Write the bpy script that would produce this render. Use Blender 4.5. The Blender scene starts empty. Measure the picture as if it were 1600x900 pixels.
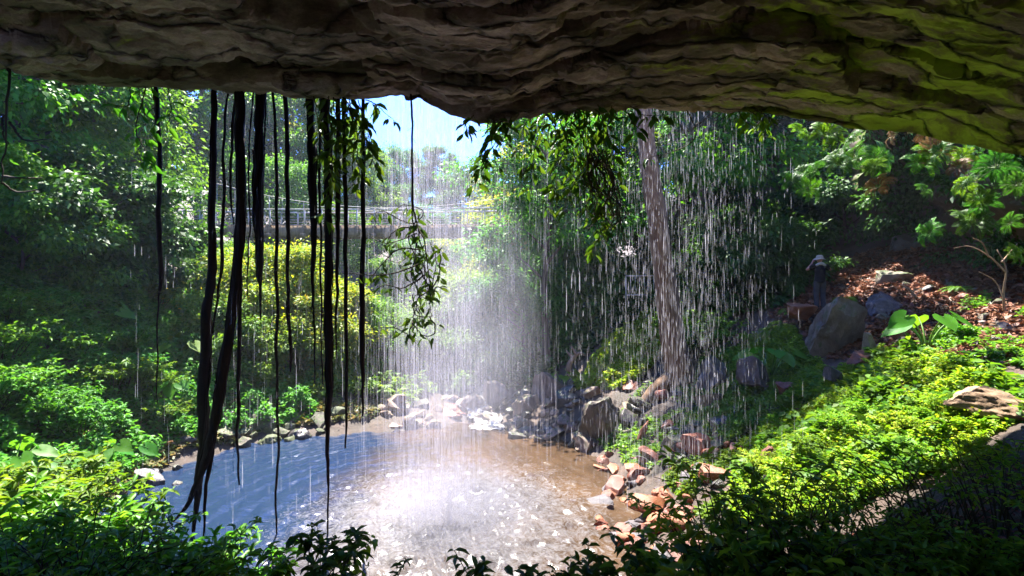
import bpy, math, random
import numpy as np
from mathutils import Vector

rng = np.random.default_rng(11)
random.seed(5)
scene = bpy.context.scene
COL = scene.collection
PI = math.pi
CAMZ = 5.0
F = 800.0

def P(px, py, d):
    """photo position (1600x900) + distance in metres -> point in the place"""
    return np.array([(px - 800.0) / F * d, d, CAMZ + (450.0 - py) / F * d])

# ------------------------------------------------------------------ numeric noise
_perm = np.random.default_rng(3).permutation(256)
_perm = np.concatenate([_perm, _perm, _perm])
_g = np.random.default_rng(4).normal(size=(256, 3))
_g /= np.linalg.norm(_g, axis=1)[:, None]

def pnoise(X):
    X = np.asarray(X, float)
    I = np.floor(X).astype(int)
    f = X - I
    u = f * f * f * (f * (f * 6 - 15) + 10)
    out = 0
    for cx in (0, 1):
        for cy in (0, 1):
            for cz in (0, 1):
                h = _perm[_perm[_perm[(I[:, 0] + cx) & 255] + ((I[:, 1] + cy) & 255)] + ((I[:, 2] + cz) & 255)]
                dv = (_g[h] * (f - np.array([cx, cy, cz]))).sum(1)
                w = (u[:, 0] if cx else 1 - u[:, 0]) * (u[:, 1] if cy else 1 - u[:, 1]) * (u[:, 2] if cz else 1 - u[:, 2])
                out = out + w * dv
    return out * 1.6

def fbm(X, octv=4, gain=0.5, lac=2.03):
    a, s, tot = 1.0, 1.0, 0
    X = np.asarray(X, float)
    for i in range(octv):
        tot = tot + a * pnoise(X * s + 17.3 * i)
        a *= gain
        s *= lac
    return tot

def xyz(x, y, z=0.0):
    x = np.asarray(x, float); y = np.asarray(y, float)
    return np.stack([x, y, np.zeros_like(x) + z], 1)

def unit(v):
    return v / np.maximum(np.linalg.norm(v, axis=-1, keepdims=True), 1e-9)

# ------------------------------------------------------------------ mesh helpers
class MB:
    def __init__(self):
        self.V = []; self.Fs = []; self.n = 0
    def add(self, V, *faces):
        V = np.asarray(V, float)
        for f in faces:
            f = np.asarray(f, int)
            if len(f): self.Fs.append(f + self.n)
        self.V.append(V); self.n += len(V)
        return self
    def mesh(self, name, mat=None, smooth=False):
        V = np.concatenate(self.V)
        idx = np.concatenate([f.ravel() for f in self.Fs])
        cnt = np.concatenate([np.full(len(f), f.shape[1]) for f in self.Fs])
        st = np.concatenate([[0], np.cumsum(cnt)[:-1]])
        me = bpy.data.meshes.new(name)
        me.vertices.add(len(V)); me.vertices.foreach_set('co', V.ravel())
        me.loops.add(len(idx)); me.loops.foreach_set('vertex_index', idx.astype(np.int32))
        me.polygons.add(len(cnt)); me.polygons.foreach_set('loop_start', st.astype(np.int32))
        if smooth:
            me.polygons.foreach_set('use_smooth', np.ones(len(cnt), bool))
        me.update(calc_edges=True)
        me.validate()
        if mat: me.materials.append(mat)
        return me
    def build(self, name, mat, parent=None, smooth=False, loc=None):
        return link(name, self.mesh(name, mat, smooth), parent, loc)

def link(name, me, parent=None, loc=None):
    o = bpy.data.objects.new(name, me)
    COL.objects.link(o)
    if parent: o.parent = parent
    if loc is not None: o.location = loc
    return o

def tag(o, label=None, cat=None, group=None, kind=None):
    if label: o['label'] = label
    if cat: o['category'] = cat
    if group: o['group'] = group
    if kind: o['kind'] = kind
    return o

def empty(name, loc, rz=0.0, s=1.0):
    o = bpy.data.objects.new(name, None)
    COL.objects.link(o)
    o.empty_display_size = 0.3
    o.location = loc; o.rotation_euler = (0, 0, rz); o.scale = (s, s, s)
    return o

def copy_tree(o, parent=None):
    c = o.copy(); COL.objects.link(c)
    if parent: c.parent = parent
    for ch in list(o.children):
        copy_tree(ch, c)
    return c

def tube(path, rad, sides=6, closed_ends=True):
    path = np.asarray(path, float); n = len(path)
    rad = np.broadcast_to(np.asarray(rad, float), (n,))
    t = np.gradient(path, axis=0); t = unit(t)
    ref = np.array([0.31, 0.95, 0.05]) if abs(t[0][1]) < 0.8 else np.array([1.0, 0, 0.1])
    a = unit(np.cross(t, ref)); b = np.cross(t, a)
    ang = np.arange(sides) * 2 * PI / sides
    V = path[:, None, :] + rad[:, None, None] * (np.cos(ang)[None, :, None] * a[:, None, :] + np.sin(ang)[None, :, None] * b[:, None, :])
    V = V.reshape(-1, 3)
    i = np.arange(n - 1)[:, None] * sides; j = np.arange(sides)[None, :]; j2 = (j + 1) % sides
    Q = np.stack([i + j, i + j2, i + sides + j2, i + sides + j], -1).reshape(-1, 4)
    if closed_ends:
        V = np.concatenate([V, path[:1], path[-1:]])
        k = len(V) - 2
        jj = np.arange(sides); jj2 = (jj + 1) % sides
        T = np.concatenate([np.stack([np.full(sides, k), jj2, jj], 1),
                            np.stack([np.full(sides, k + 1), (n - 1) * sides + jj, (n - 1) * sides + jj2], 1)])
        return V, Q, T
    return V, Q

def spline(pts, n):
    """Catmull-Rom through pts"""
    pts = np.asarray(pts, float)
    p = np.concatenate([[2 * pts[0] - pts[1]], pts, [2 * pts[-1] - pts[-2]]])
    m = len(pts) - 1
    u = np.linspace(0, m, n); k = np.minimum(u.astype(int), m - 1); f = (u - k)[:, None]
    a, b, c, d = p[k], p[k + 1], p[k + 2], p[k + 3]
    return 0.5 * (2 * b + (c - a) * f + (2 * a - 5 * b + 4 * c - d) * f ** 2 + (3 * b - a - 3 * c + d) * f ** 3)

def box(lo, hi):
    x0, y0, z0 = lo; x1, y1, z1 = hi
    V = np.array([[x0, y0, z0], [x1, y0, z0], [x1, y1, z0], [x0, y1, z0], [x0, y0, z1], [x1, y0, z1], [x1, y1, z1], [x0, y1, z1]], float)
    Q = np.array([[0, 3, 2, 1], [4, 5, 6, 7], [0, 1, 5, 4], [1, 2, 6, 5], [2, 3, 7, 6], [3, 0, 4, 7]])
    return V, Q

def beam(a, b, w, h):
    """box beam from a to b, w across, h tall (z)"""
    a = np.asarray(a, float); b = np.asarray(b, float)
    t = unit(b - a); s = unit(np.cross(t, [0, 0, 1.0])) if abs(t[2]) < 0.95 else np.array([1.0, 0, 0]); u = np.cross(s, t)
    V = []
    for p in (a, b):
        for sx, sz in ((-1, -1), (1, -1), (1, 1), (-1, 1)):
            V.append(p + s * sx * w / 2 + u * sz * h / 2)
    Q = np.array([[0, 1, 2, 3], [7, 6, 5, 4], [0, 4, 5, 1], [1, 5, 6, 2], [2, 6, 7, 3], [3, 7, 4, 0]])
    return np.array(V), Q

# leaf templates: (u along, v across, w up); faces
LEAF4 = (np.array([[0, 0, 0], [.45, .5, .10], [1, 0, -.12], [.45, -.5, .10]]), np.array([[0, 1, 2, 3]]))
LEAF7 = (np.array([[0, 0, 0], [.28, .42, .10], [.68, .36, .05], [1, 0, -.18], [.68, -.36, .05], [.28, -.42, .10], [.5, 0, -.03]]),
         np.array([[0, 1, 6], [1, 2, 6], [2, 3, 6], [3, 4, 6], [4, 5, 6], [5, 0, 6]]))
HEART = (np.array([[0, 0, 0], [-.28, .25, .02], [-.2, .48, .0], [.12, .6, -.03], [.45, .48, -.06], [.75, .25, -.12], [1.0, 0, -.22],
                   [.75, -.25, -.12], [.45, -.48, -.06], [.12, -.6, -.03], [-.2, -.48, 0], [-.28, -.25, .02], [.4, 0, -.13], [.1, 0, -.06]]),
         np.array([[0, 1, 13], [1, 2, 13], [2, 3, 13], [3, 4, 12], [3, 12, 13], [4, 5, 12], [5, 6, 12], [6, 7, 12], [7, 8, 12], [8, 9, 12],
                   [9, 13, 12], [9, 10, 13], [10, 11, 13], [11, 0, 13]]))

def leaves(Pt, D, N, L, W, tpl=LEAF4):
    Pt = np.asarray(Pt, float); n = len(Pt)
    D = unit(D); S = unit(np.cross(D, N)); U = np.cross(S, D)
    L = np.broadcast_to(np.asarray(L, float), (n,)); W = np.broadcast_to(np.asarray(W, float), (n,))
    T, Fc = tpl
    V = (Pt[:, None, :] + (T[None, :, 0] * L[:, None])[..., None] * D[:, None, :]
         + (T[None, :, 1] * W[:, None])[..., None] * S[:, None, :]
         + (T[None, :, 2] * L[:, None])[..., None] * U[:, None, :])
    k = len(T)
    FF = (np.arange(n)[:, None, None] * k + Fc[None]).reshape(-1, Fc.shape[1])
    return V.reshape(-1, 3), FF

# ------------------------------------------------------------------ materials
def newmat(name):
    m = bpy.data.materials.new(name); m.use_nodes = True
    nt = m.node_tree; nt.nodes.clear()
    out = nt.nodes.new('ShaderNodeOutputMaterial')
    return m, nt, out

def N(nt, typ, **kw):
    n = nt.nodes.new('ShaderNode' + typ)
    for k, v in kw.items():
        if k.startswith('i_'):
            n.inputs[k[2:].replace('_', ' ')].default_value = v
        else:
            setattr(n, k, v)
    return n

def ramp(nt, stops):
    r = nt.nodes.new('ShaderNodeValToRGB')
    el = r.color_ramp.elements
    while len(el) < len(stops): el.new(0.5)
    for e, (p, c) in zip(el, stops):
        e.position = p; e.color = (c[0], c[1], c[2], 1) if not np.isscalar(c) else (c, c, c, 1)
    return r

def leaf_mat(name, cols, trans=0.42, rough=0.5, spec=0.2, tcol=None):
    m, nt, out = newmat(name)
    L = nt.links
    geo = N(nt, 'NewGeometry'); oi = N(nt, 'ObjectInfo')
    r = ramp(nt, [(i / max(1, len(cols) - 1), c) for i, c in enumerate(cols)])
    L.new(geo.outputs['Random Per Island'], r.inputs[0])
    hs = N(nt, 'HueSaturation')
    mr = N(nt, 'MapRange'); mr.inputs[3].default_value = 0.478; mr.inputs[4].default_value = 0.522
    L.new(oi.outputs['Random'], mr.inputs[0]); L.new(mr.outputs[0], hs.inputs['Hue'])
    L.new(r.outputs[0], hs.inputs['Color'])
    pb = N(nt, 'BsdfPrincipled', i_Roughness=rough)
    pb.inputs['Specular IOR Level'].default_value = spec
    L.new(hs.outputs[0], pb.inputs['Base Color'])
    tr = N(nt, 'BsdfTranslucent')
    mx = N(nt, 'Mix', data_type='RGBA', blend_type='MULTIPLY'); mx.inputs[0].default_value = 1.0
    L.new(hs.outputs[0], mx.inputs[6]); mx.inputs[7].default_value = (*(tcol or (1.45, 1.25, 0.55)), 1)
    L.new(mx.outputs[2], tr.inputs[0])
    ms = N(nt, 'MixShader'); ms.inputs[0].default_value = trans
    L.new(pb.outputs[0], ms.inputs[1]); L.new(tr.outputs[0], ms.inputs[2])
    L.new(ms.outputs[0], out.inputs[0])
    return m

def rock_mat(name, cols, rough=0.75, scale=1.6, moss=0.0, mosscol=(.05, .075, .012), bump=0.5, vary=0.25, spec=.5):
    m, nt, out = newmat(name); L = nt.links
    tc = N(nt, 'TexCoord'); oi = N(nt, 'ObjectInfo'); geo = N(nt, 'NewGeometry')
    n1 = N(nt, 'TexNoise', i_Scale=scale, i_Detail=8.0, i_Roughness=.62)
    add = N(nt, 'VectorMath', operation='ADD')
    L.new(tc.outputs['Object'], add.inputs[0]); L.new(oi.outputs['Location'], add.inputs[1])
    L.new(add.outputs[0], n1.inputs['Vector'])
    r = ramp(nt, [(.28 + .44 * i / max(1, len(cols) - 1), c) for i, c in enumerate(cols)])
    L.new(n1.outputs[0], r.inputs[0])
    n2 = N(nt, 'TexNoise', i_Scale=scale * 9, i_Detail=6.0, i_Roughness=.7)
    L.new(add.outputs[0], n2.inputs['Vector'])
    mm = N(nt, 'Mix', data_type='RGBA', blend_type='OVERLAY'); mm.inputs[0].default_value = .55
    L.new(r.outputs[0], mm.inputs[6]); L.new(n2.outputs[0], mm.inputs[7])
    hs = N(nt, 'HueSaturation')
    mr = N(nt, 'MapRange'); mr.inputs[3].default_value = 1 - vary; mr.inputs[4].default_value = 1 + vary
    L.new(oi.outputs['Random'], mr.inputs[0]); L.new(mr.outputs[0], hs.inputs['Value']); L.new(mm.outputs[2], hs.inputs['Color'])
    col = hs.outputs[0]
    if moss > 0:
        n3 = N(nt, 'TexNoise', i_Scale=scale * 1.3, i_Detail=7.0, i_Roughness=.65)
        a2 = N(nt, 'VectorMath', operation='ADD'); a2.inputs[1].default_value = (7, 3, 1)
        L.new(add.outputs[0], a2.inputs[0]); L.new(a2.outputs[0], n3.inputs['Vector'])
        sx = N(nt, 'SeparateXYZ'); L.new(geo.outputs['Normal'], sx.inputs[0])
        ma = N(nt, 'Math', operation='MULTIPLY_ADD'); ma.inputs[1].default_value = .18; L.new(sx.outputs[2], ma.inputs[0]); L.new(n3.outputs[0], ma.inputs[2])
        r2 = ramp(nt, [(.68 - moss * .3, 0.0), (.80 - moss * .3, 1.0)])
        L.new(ma.outputs[0], r2.inputs[0])
        m3 = N(nt, 'Mix', data_type='RGBA'); L.new(r2.outputs[0], m3.inputs[0]); L.new(col, m3.inputs[6]); m3.inputs[7].default_value = (*mosscol, 1)
        col = m3.outputs[2]
    pb = N(nt, 'BsdfPrincipled', i_Roughness=rough); pb.inputs['Specular IOR Level'].default_value = spec
    L.new(col, pb.inputs['Base Color'])
    bp = N(nt, 'Bump', i_Strength=bump, i_Distance=.04)
    vo = N(nt, 'TexNoise', i_Scale=scale * 5, i_Detail=10.0, i_Roughness=.75); L.new(add.outputs[0], vo.inputs['Vector'])
    L.new(vo.outputs[0], bp.inputs['Height']); L.new(bp.outputs[0], pb.inputs['Normal'])
    L.new(pb.outputs[0], out.inputs[0])
    return m

def bark_mat(name, c1, c2, rough=.8, sc=3.0, bump=.6, stretch=.15, spec=.25):
    m, nt, out = newmat(name); L = nt.links
    tc = N(nt, 'TexCoord'); mp = N(nt, 'Mapping'); mp.inputs['Scale'].default_value = (1, 1, stretch)
    L.new(tc.outputs['Object'], mp.inputs[0])
    n1 = N(nt, 'TexNoise', i_Scale=sc * 4, i_Detail=8.0, i_Roughness=.65); L.new(mp.outputs[0], n1.inputs['Vector'])
    r = ramp(nt, [(.3, c1), (.7, c2)]); L.new(n1.outputs[0], r.inputs[0])
    pb = N(nt, 'BsdfPrincipled', i_Roughness=rough); pb.inputs['Specular IOR Level'].default_value = spec; L.new(r.outputs[0], pb.inputs['Base Color'])
    bp = N(nt, 'Bump', i_Strength=bump, i_Distance=.03); L.new(n1.outputs[0], bp.inputs['Height']); L.new(bp.outputs[0], pb.inputs['Normal'])
    L.new(pb.outputs[0], out.inputs[0])
    return m

def plain_mat(name, col, rough=.6, var=.25, sc=6.0, metal=0.0, bump=.15, spec=.5):
    m, nt, out = newmat(name); L = nt.links
    tc = N(nt, 'TexCoord'); n1 = N(nt, 'TexNoise', i_Scale=sc, i_Detail=6.0); L.new(tc.outputs['Object'], n1.inputs['Vector'])
    c = np.array(col)
    r = ramp(nt, [(.3, tuple(c * (1 - var))), (.7, tuple(np.minimum(c * (1 + var), 1)))]); L.new(n1.outputs[0], r.inputs[0])
    pb = N(nt, 'BsdfPrincipled', i_Roughness=rough, i_Metallic=metal); pb.inputs['Specular IOR Level'].default_value = spec; L.new(r.outputs[0], pb.inputs['Base Color'])
    bp = N(nt, 'Bump', i_Strength=bump, i_Distance=.02); L.new(n1.outputs[0], bp.inputs['Height']); L.new(bp.outputs[0], pb.inputs['Normal'])
    L.new(pb.outputs[0], out.inputs[0])
    return m

M = {}
M['leaf_mid'] = leaf_mat('leaf_mid', [(.05, .16, .018), (.08, .24, .024), (.14, .32, .03)])
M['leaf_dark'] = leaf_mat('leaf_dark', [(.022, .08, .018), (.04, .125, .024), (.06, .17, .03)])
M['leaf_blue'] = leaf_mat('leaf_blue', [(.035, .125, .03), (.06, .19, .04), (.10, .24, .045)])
M['leaf_yellow'] = leaf_mat('leaf_yellow', [(.10, .22, .015), (.18, .30, .022), (.28, .36, .03), (.34, .31, .03)], trans=.5)
M['leaf_light'] = leaf_mat('leaf_light', [(.065, .17, .014), (.11, .23, .016), (.16, .26, .02)], trans=.48)
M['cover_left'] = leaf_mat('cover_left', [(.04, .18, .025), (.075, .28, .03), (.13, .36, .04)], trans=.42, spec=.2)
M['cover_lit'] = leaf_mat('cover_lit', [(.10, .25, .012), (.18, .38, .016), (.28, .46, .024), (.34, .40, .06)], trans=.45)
M['leaf_shrub'] = leaf_mat('leaf_shrub', [(.06, .19, .02), (.11, .29, .028), (.19, .38, .035)], trans=.5, rough=.42, spec=.3)
M['leaf_vine'] = leaf_mat('leaf_vine', [(.03, .085, .010), (.045, .12, .012), (.08, .16, .015)], trans=.42, rough=.35)
M['leaf_bank'] = leaf_mat('leaf_bank', [(.09, .24, .02), (.16, .36, .03), (.26, .44, .04)], trans=.5)
M['leaf_taro'] = leaf_mat('leaf_taro', [(.05, .20, .015), (.10, .30, .02)], trans=.5, rough=.45, spec=.25)
M['stalk'] = plain_mat('stalk', (.12, .24, .03), .5)
M['litter'] = leaf_mat('litter', [(.10, .035, .018), (.19, .075, .035), (.30, .14, .08), (.12, .07, .03)], trans=.1, tcol=(1, 1, 1), rough=.5)
M['dry_grass'] = leaf_mat('dry_grass', [(.05, .12, .02), (.16, .16, .06), (.26, .21, .11), (.06, .15, .025)], trans=.3)
M['rock_cliff'] = rock_mat('rock_cliff', [(.02, .014, .011), (.06, .042, .03), (.12, .085, .06)], rough=.6, scale=.9, moss=.45, mosscol=(.06, .09, .015), bump=1.0)
M['fern_brown'] = leaf_mat('fern_brown', [(.12, .06, .03), (.22, .13, .06)], trans=.25, tcol=(1, 1, 1))
M['bark_dark'] = bark_mat('bark_dark', (.018, .012, .009), (.06, .04, .028))
M['bark_tan'] = bark_mat('bark_tan', (.10, .055, .03), (.29, .18, .105), sc=1.5)
M['bark_grey'] = bark_mat('bark_grey', (.05, .038, .028), (.13, .10, .075))
M['root_black'] = bark_mat('root_black', (.004, .002, .0015), (.026, .012, .008), rough=.65, sc=6, bump=1.0, stretch=.08, spec=.12)
M['stem_brown'] = bark_mat('stem_brown', (.02, .016, .008), (.07, .055, .025), sc=4)
M['stem_green'] = bark_mat('stem_green', (.035, .04, .012), (.10, .09, .03), sc=4)
M['rock_tan'] = rock_mat('rock_tan', [(.10, .065, .045), (.22, .15, .11), (.31, .23, .18)], scale=2.2, moss=.12)
M['rock_red'] = rock_mat('rock_red', [(.09, .024, .015), (.20, .058, .032), (.27, .11, .07)], rough=.42, scale=2.6, vary=.35)
M['rock_orange'] = rock_mat('rock_orange', [(.17, .048, .016), (.28, .09, .032), (.33, .14, .06)], rough=.5, scale=2.0)
M['rock_dark'] = rock_mat('rock_dark', [(.025, .022, .024), (.06, .05, .048), (.12, .10, .095)], rough=.32, scale=2.0, moss=.1)
M['rock_grey'] = rock_mat('rock_grey', [(.05, .037, .027), (.13, .10, .072), (.24, .19, .145)], rough=.6, scale=2.4, moss=.3, bump=.8)
M['rock_mossy'] = rock_mat('rock_mossy', [(.05, .045, .03), (.11, .10, .06), (.17, .15, .10)], rough=.7, scale=2.0, moss=.7, mosscol=(.06, .075, .02))
M['rock_wet'] = rock_mat('rock_wet', [(.03, .024, .028), (.085, .07, .078), (.14, .12, .12)], rough=.45, scale=2.0)
M['rock_pale'] = rock_mat('rock_pale', [(.12, .085, .075), (.24, .19, .175), (.32, .27, .25)], rough=.4, scale=2.0)
M['wood'] = bark_mat('wood', (.16, .10, .06), (.36, .25, .16), sc=2)
M['wood_orange'] = bark_mat('wood_orange', (.24, .10, .03), (.45, .22, .08), sc=3)
M['steel'] = plain_mat('steel', (.62, .57, .50), .45, metal=.2)
M['dark_steel'] = plain_mat('dark_steel', (.16, .16, .15), .5)
M['deck'] = bark_mat('deck', (.10, .065, .035), (.28, .19, .11), sc=2)
M['white_paint'] = plain_mat('white_paint', (.8, .79, .77), .5)

# ------------------------------------------------------------------ terrain
SHORE = [(-9.6, 12.5), (-9.4, 14.5), (-8.4, 16.3), (-6.4, 17.2), (-4.4, 17.8), (-2.3, 18.2), (-.2, 18.3), (1.0, 17.6), (1.9, 16.4), (2.7, 14.8), (2.7, 12.9),
         (2.6, 10.7), (2.4, 8.6), (1.4, 6.9), (-1, 6.4), (-3.5, 6.9), (-6, 8.0), (-8.3, 10)]
CP = [(x, y, 0.0) for x, y in SHORE]
CP += [(x, y, -.9) for x, y in ((-6, 12), (-3, 9), (-3, 13), (0, 9), (0, 13), (1, 11), (-7, 14.5), (-4, 16), (-.5, 16))]
CP += [(-1.1, 19.5, -.28), (-1.6, 22, -.35), (-2.5, 26, -.8), (-3, 32, -1.5), (.4, 19.6, .25), (-2.9, 19.6, .2), (-3.6, 22, .6), (.6, 22, .5)]
CP += [(-11, 11, 1.2), (-11, 14.5, 1.1), (-10.3, 17, 1.1), (-13, 13, 3.0), (-15, 15, 5.2), (-14, 18, 4.3), (-12, 20, 2.4), (-16, 24, 4.9), (-9, 19.5, 1.1),
       (-6, 20, .9), (-18, 18, 7.2), (-22, 22, 9.5), (-22, 14, 9), (-13, 9, 2.4), (-10, 8, 1.4), (-12, 6, 2.6), (-17, 8, 6.5), (-18, 30, 6), (-25, 36, 9.2),
       (-8, 24, .8), (-8, 30, .5), (-12, 34, 1.5), (0, 26, .6), (2, 30, .8), (-4, 42, -1)]
CP += [(2, 19, .8), (3, 19.5, 1.3), (3.6, 16.8, .9), (4.7, 17.3, 1.6), (4, 21, 2.1), (6.2, 25.3, 4.4), (8, 20, 3.2), (9.9, 16.5, 4.2), (9.4, 14.8, 3.15), (8.25, 11, 2.9),
       (6.5, 10.5, 2.0), (5.7, 12, 1.25), (4.3, 12, .65), (7.5, 14, 2.2), (6, 15, 1.45), (11, 12, 3.7), (12, 15, 4.4), (14, 18, 5.6), (16, 20, 6.9), (13, 10, 4.2),
       (8.5, 9, 2.7), (5, 6, 1.6), (2.4, 6.5, .75), (3.5, 9.5, .45), (4.6, 8.5, .95), (20, 22, 10), (24, 20, 12), (18, 14, 7), (16, 9, 6), (14, 26, 8), (18, 30, 12), (10, 28, 6),
       (8, 34, 6.5), (14, 36, 10), (2, 24, 1.3)]
CP += [(0, 0, 3.2), (0, 3, 2.2), (-3, 3, 2.0), (3, 3, 2.2), (-6, 4, 1.5), (-5, 6, .6), (-3, 5.5, .4), (0, 5.2, .5), (2, 5, .9), (6, 3, 2.6), (-8, 2, 2.6), (0, -4, 3.6),
       (10, 4, 3.6), (-14, 2, 4.5), (12, 0, 4.5), (14, 5, 5)]
CP += [(-30, 50, 11), (30, 50, 17), (0, 55, 1), (0, 80, 12), (-36, 80, 20), (40, 80, 24), (0, 110, 18), (-60, 40, 24), (60, 40, 28), (-50, 10, 20), (50, 10, 22),
       (-50, 120, 28), (50, 120, 30), (0, 128, 20), (-30, -10, 9), (30, -10, 9), (-64, 124, 30), (64, 124, 30)]
CP = np.array(CP)
_n = len(CP)
_R = np.linalg.norm(CP[:, None, :2] - CP[None, :, :2], axis=2)
_A = np.zeros((_n + 3, _n + 3)); _A[:_n, :_n] = _R - 0.02 * np.eye(_n)
_A[:_n, _n:] = np.c_[np.ones(_n), CP[:, :2]]; _A[_n:, :_n] = _A[:_n, _n:].T
_w = np.linalg.solve(_A, np.r_[CP[:, 2], 0, 0, 0])

def ground(x, y):
    x = np.atleast_1d(np.asarray(x, float)); y = np.atleast_1d(np.asarray(y, float))
    out = np.empty(len(x))
    for s in range(0, len(x), 20000):
        xx = x[s:s + 20000]; yy = y[s:s + 20000]
        r = np.hypot(xx[:, None] - CP[None, :, 0], yy[:, None] - CP[None, :, 1])
        out[s:s + 20000] = r @ _w[:_n] + _w[_n] + _w[_n + 1] * xx + _w[_n + 2] * yy
    out += 0.10 * fbm(xyz(x * .9, y * .9, 3.1), 3) + 0.04 * fbm(xyz(x * 4, y * 4, 1.1), 2)
    return out

def gz(x, y): return float(ground(x, y)[0])

def axis(lo, hi, step, far_lo, far_hi, g=1.16):
    a = list(np.arange(lo, hi, step)); s = step
    v = hi
    while v < far_hi:
        a.append(v); s *= g; v += s
    a.append(far_hi)
    s = step; v = lo - s
    while v > far_lo:
        a.insert(0, v); s *= g; v -= s
    a.insert(0, far_lo)
    return np.array(a)

def grid_faces(nx, ny):
    i = np.arange(nx - 1)[None, :]; j = np.arange(ny - 1)[:, None]
    return np.stack([j * nx + i, j * nx + i + 1, (j + 1) * nx + i + 1, (j + 1) * nx + i], -1).reshape(-1, 4)

gx = axis(-13, 13, .13, -64, 64); gy = axis(3, 24, .13, -13, 126)
X, Y = np.meshgrid(gx, gy); X = X.ravel(); Y = Y.ravel()
Z = ground(X, Y)

m, nt, out = newmat('soil'); L = nt.links
tc = N(nt, 'TexCoord')
n1 = N(nt, 'TexNoise', i_Scale=.9, i_Detail=9.0, i_Roughness=.65); L.new(tc.outputs['Object'], n1.inputs['Vector'])
n2 = N(nt, 'TexNoise', i_Scale=14.0, i_Detail=8.0, i_Roughness=.7); L.new(tc.outputs['Object'], n2.inputs['Vector'])
r1 = ramp(nt, [(.3, (.025, .02, .011)), (.5, (.055, .034, .022)), (.7, (.10, .058, .04))]); L.new(n1.outputs[0], r1.inputs[0])
mx = N(nt, 'Mix', data_type='RGBA', blend_type='OVERLAY'); mx.inputs[0].default_value = .8; L.new(r1.outputs[0], mx.inputs[6]); L.new(n2.outputs[0], mx.inputs[7])
pb = N(nt, 'BsdfPrincipled', i_Roughness=.75); L.new(mx.outputs[2], pb.inputs['Base Color'])
bp = N(nt, 'Bump', i_Strength=.8, i_Distance=.06); L.new(n2.outputs[0], bp.inputs['Height']); L.new(bp.outputs[0], pb.inputs['Normal']); L.new(pb.outputs[0], out.inputs[0])
M['soil'] = m
o = MB().add(np.stack([X, Y, Z], 1), grid_faces(len(gx), len(gy))).build('ground', M['soil'], smooth=True)
tag(o, 'brown forest floor sloping down to the pool', 'ground', kind='structure')

# ------------------------------------------------------------------ pool water
FALL = np.array([-1.35, 10.9])            # where the fall lands
wx = np.arange(-10.5, 3.4, .055); wy = np.arange(5.6, 19.0, .055)
X, Y = np.meshgrid(wx, wy); X = X.ravel(); Y = Y.ravel()
R = np.hypot(X - FALL[0], Y - FALL[1])
turb = np.clip(1.3 - R / 3.6, 0, 1)
wav = np.zeros_like(X)
w1 = pnoise(xyz(X * .25, Y * .25, 5)) * 1.2
ph = R * 2 * PI / .52 + w1 * 5
wav += .021 * np.exp(-R / 16) * (np.sin(ph) + .25 * np.sin(2 * ph + 1))*(.6+.6*np.abs(pnoise(xyz(X*.4,Y*.4,3)))) * np.interp(X, [-5.5, -2.5], [1, .4])
wav += .012 * np.sin((X * .86 + Y * .5) * 2 * PI / .45 + 4 * pnoise(xyz(X * .5, Y * .5, 9)))
wav += .034 * fbm(xyz(X * 1.9, Y * 2.6, 2), 4, .55) * (.35 + turb)
wav += turb * (.09 * np.abs(fbm(xyz(X * 2.2, Y * 2.2, 7), 4, .6)) + .10 * np.exp(-((R - 1.7) / .5) ** 2))
m, nt, out = newmat('pool_water'); L = nt.links
tc = N(nt, 'TexCoord'); geo = N(nt, 'NewGeometry')
pb = N(nt, 'BsdfPrincipled', i_Roughness=.18); pb.inputs["IOR"].default_value = 1.33; pb.inputs['Specular IOR Level'].default_value = .5
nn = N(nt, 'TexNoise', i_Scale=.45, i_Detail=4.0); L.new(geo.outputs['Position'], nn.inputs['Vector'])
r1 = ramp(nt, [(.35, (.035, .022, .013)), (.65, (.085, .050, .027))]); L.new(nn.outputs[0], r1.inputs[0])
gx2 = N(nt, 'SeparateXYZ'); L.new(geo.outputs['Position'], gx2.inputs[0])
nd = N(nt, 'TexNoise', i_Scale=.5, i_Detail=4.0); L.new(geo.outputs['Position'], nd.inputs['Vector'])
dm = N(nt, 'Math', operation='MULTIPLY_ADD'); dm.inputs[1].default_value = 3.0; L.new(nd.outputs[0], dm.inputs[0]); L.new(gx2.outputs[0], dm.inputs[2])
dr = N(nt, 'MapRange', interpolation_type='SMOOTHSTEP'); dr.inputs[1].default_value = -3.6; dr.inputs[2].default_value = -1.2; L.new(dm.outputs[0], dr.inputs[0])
db = N(nt, 'Mix', data_type='RGBA'); L.new(dr.outputs[0], db.inputs[0]); db.inputs[6].default_value = (.010, .022, .055, 1); L.new(r1.outputs[0], db.inputs[7])  # blue skylight on the shaded left water, painted into the base colour
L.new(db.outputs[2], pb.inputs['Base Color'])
nb = N(nt, 'TexNoise', i_Scale=7.0, i_Detail=6.0, i_Roughness=.6); L.new(geo.outputs['Position'], nb.inputs['Vector'])
bp = N(nt, 'Bump', i_Strength=.5, i_Distance=.03); L.new(nb.outputs[0], bp.inputs['Height']); L.new(bp.outputs[0], pb.inputs['Normal'])
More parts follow.
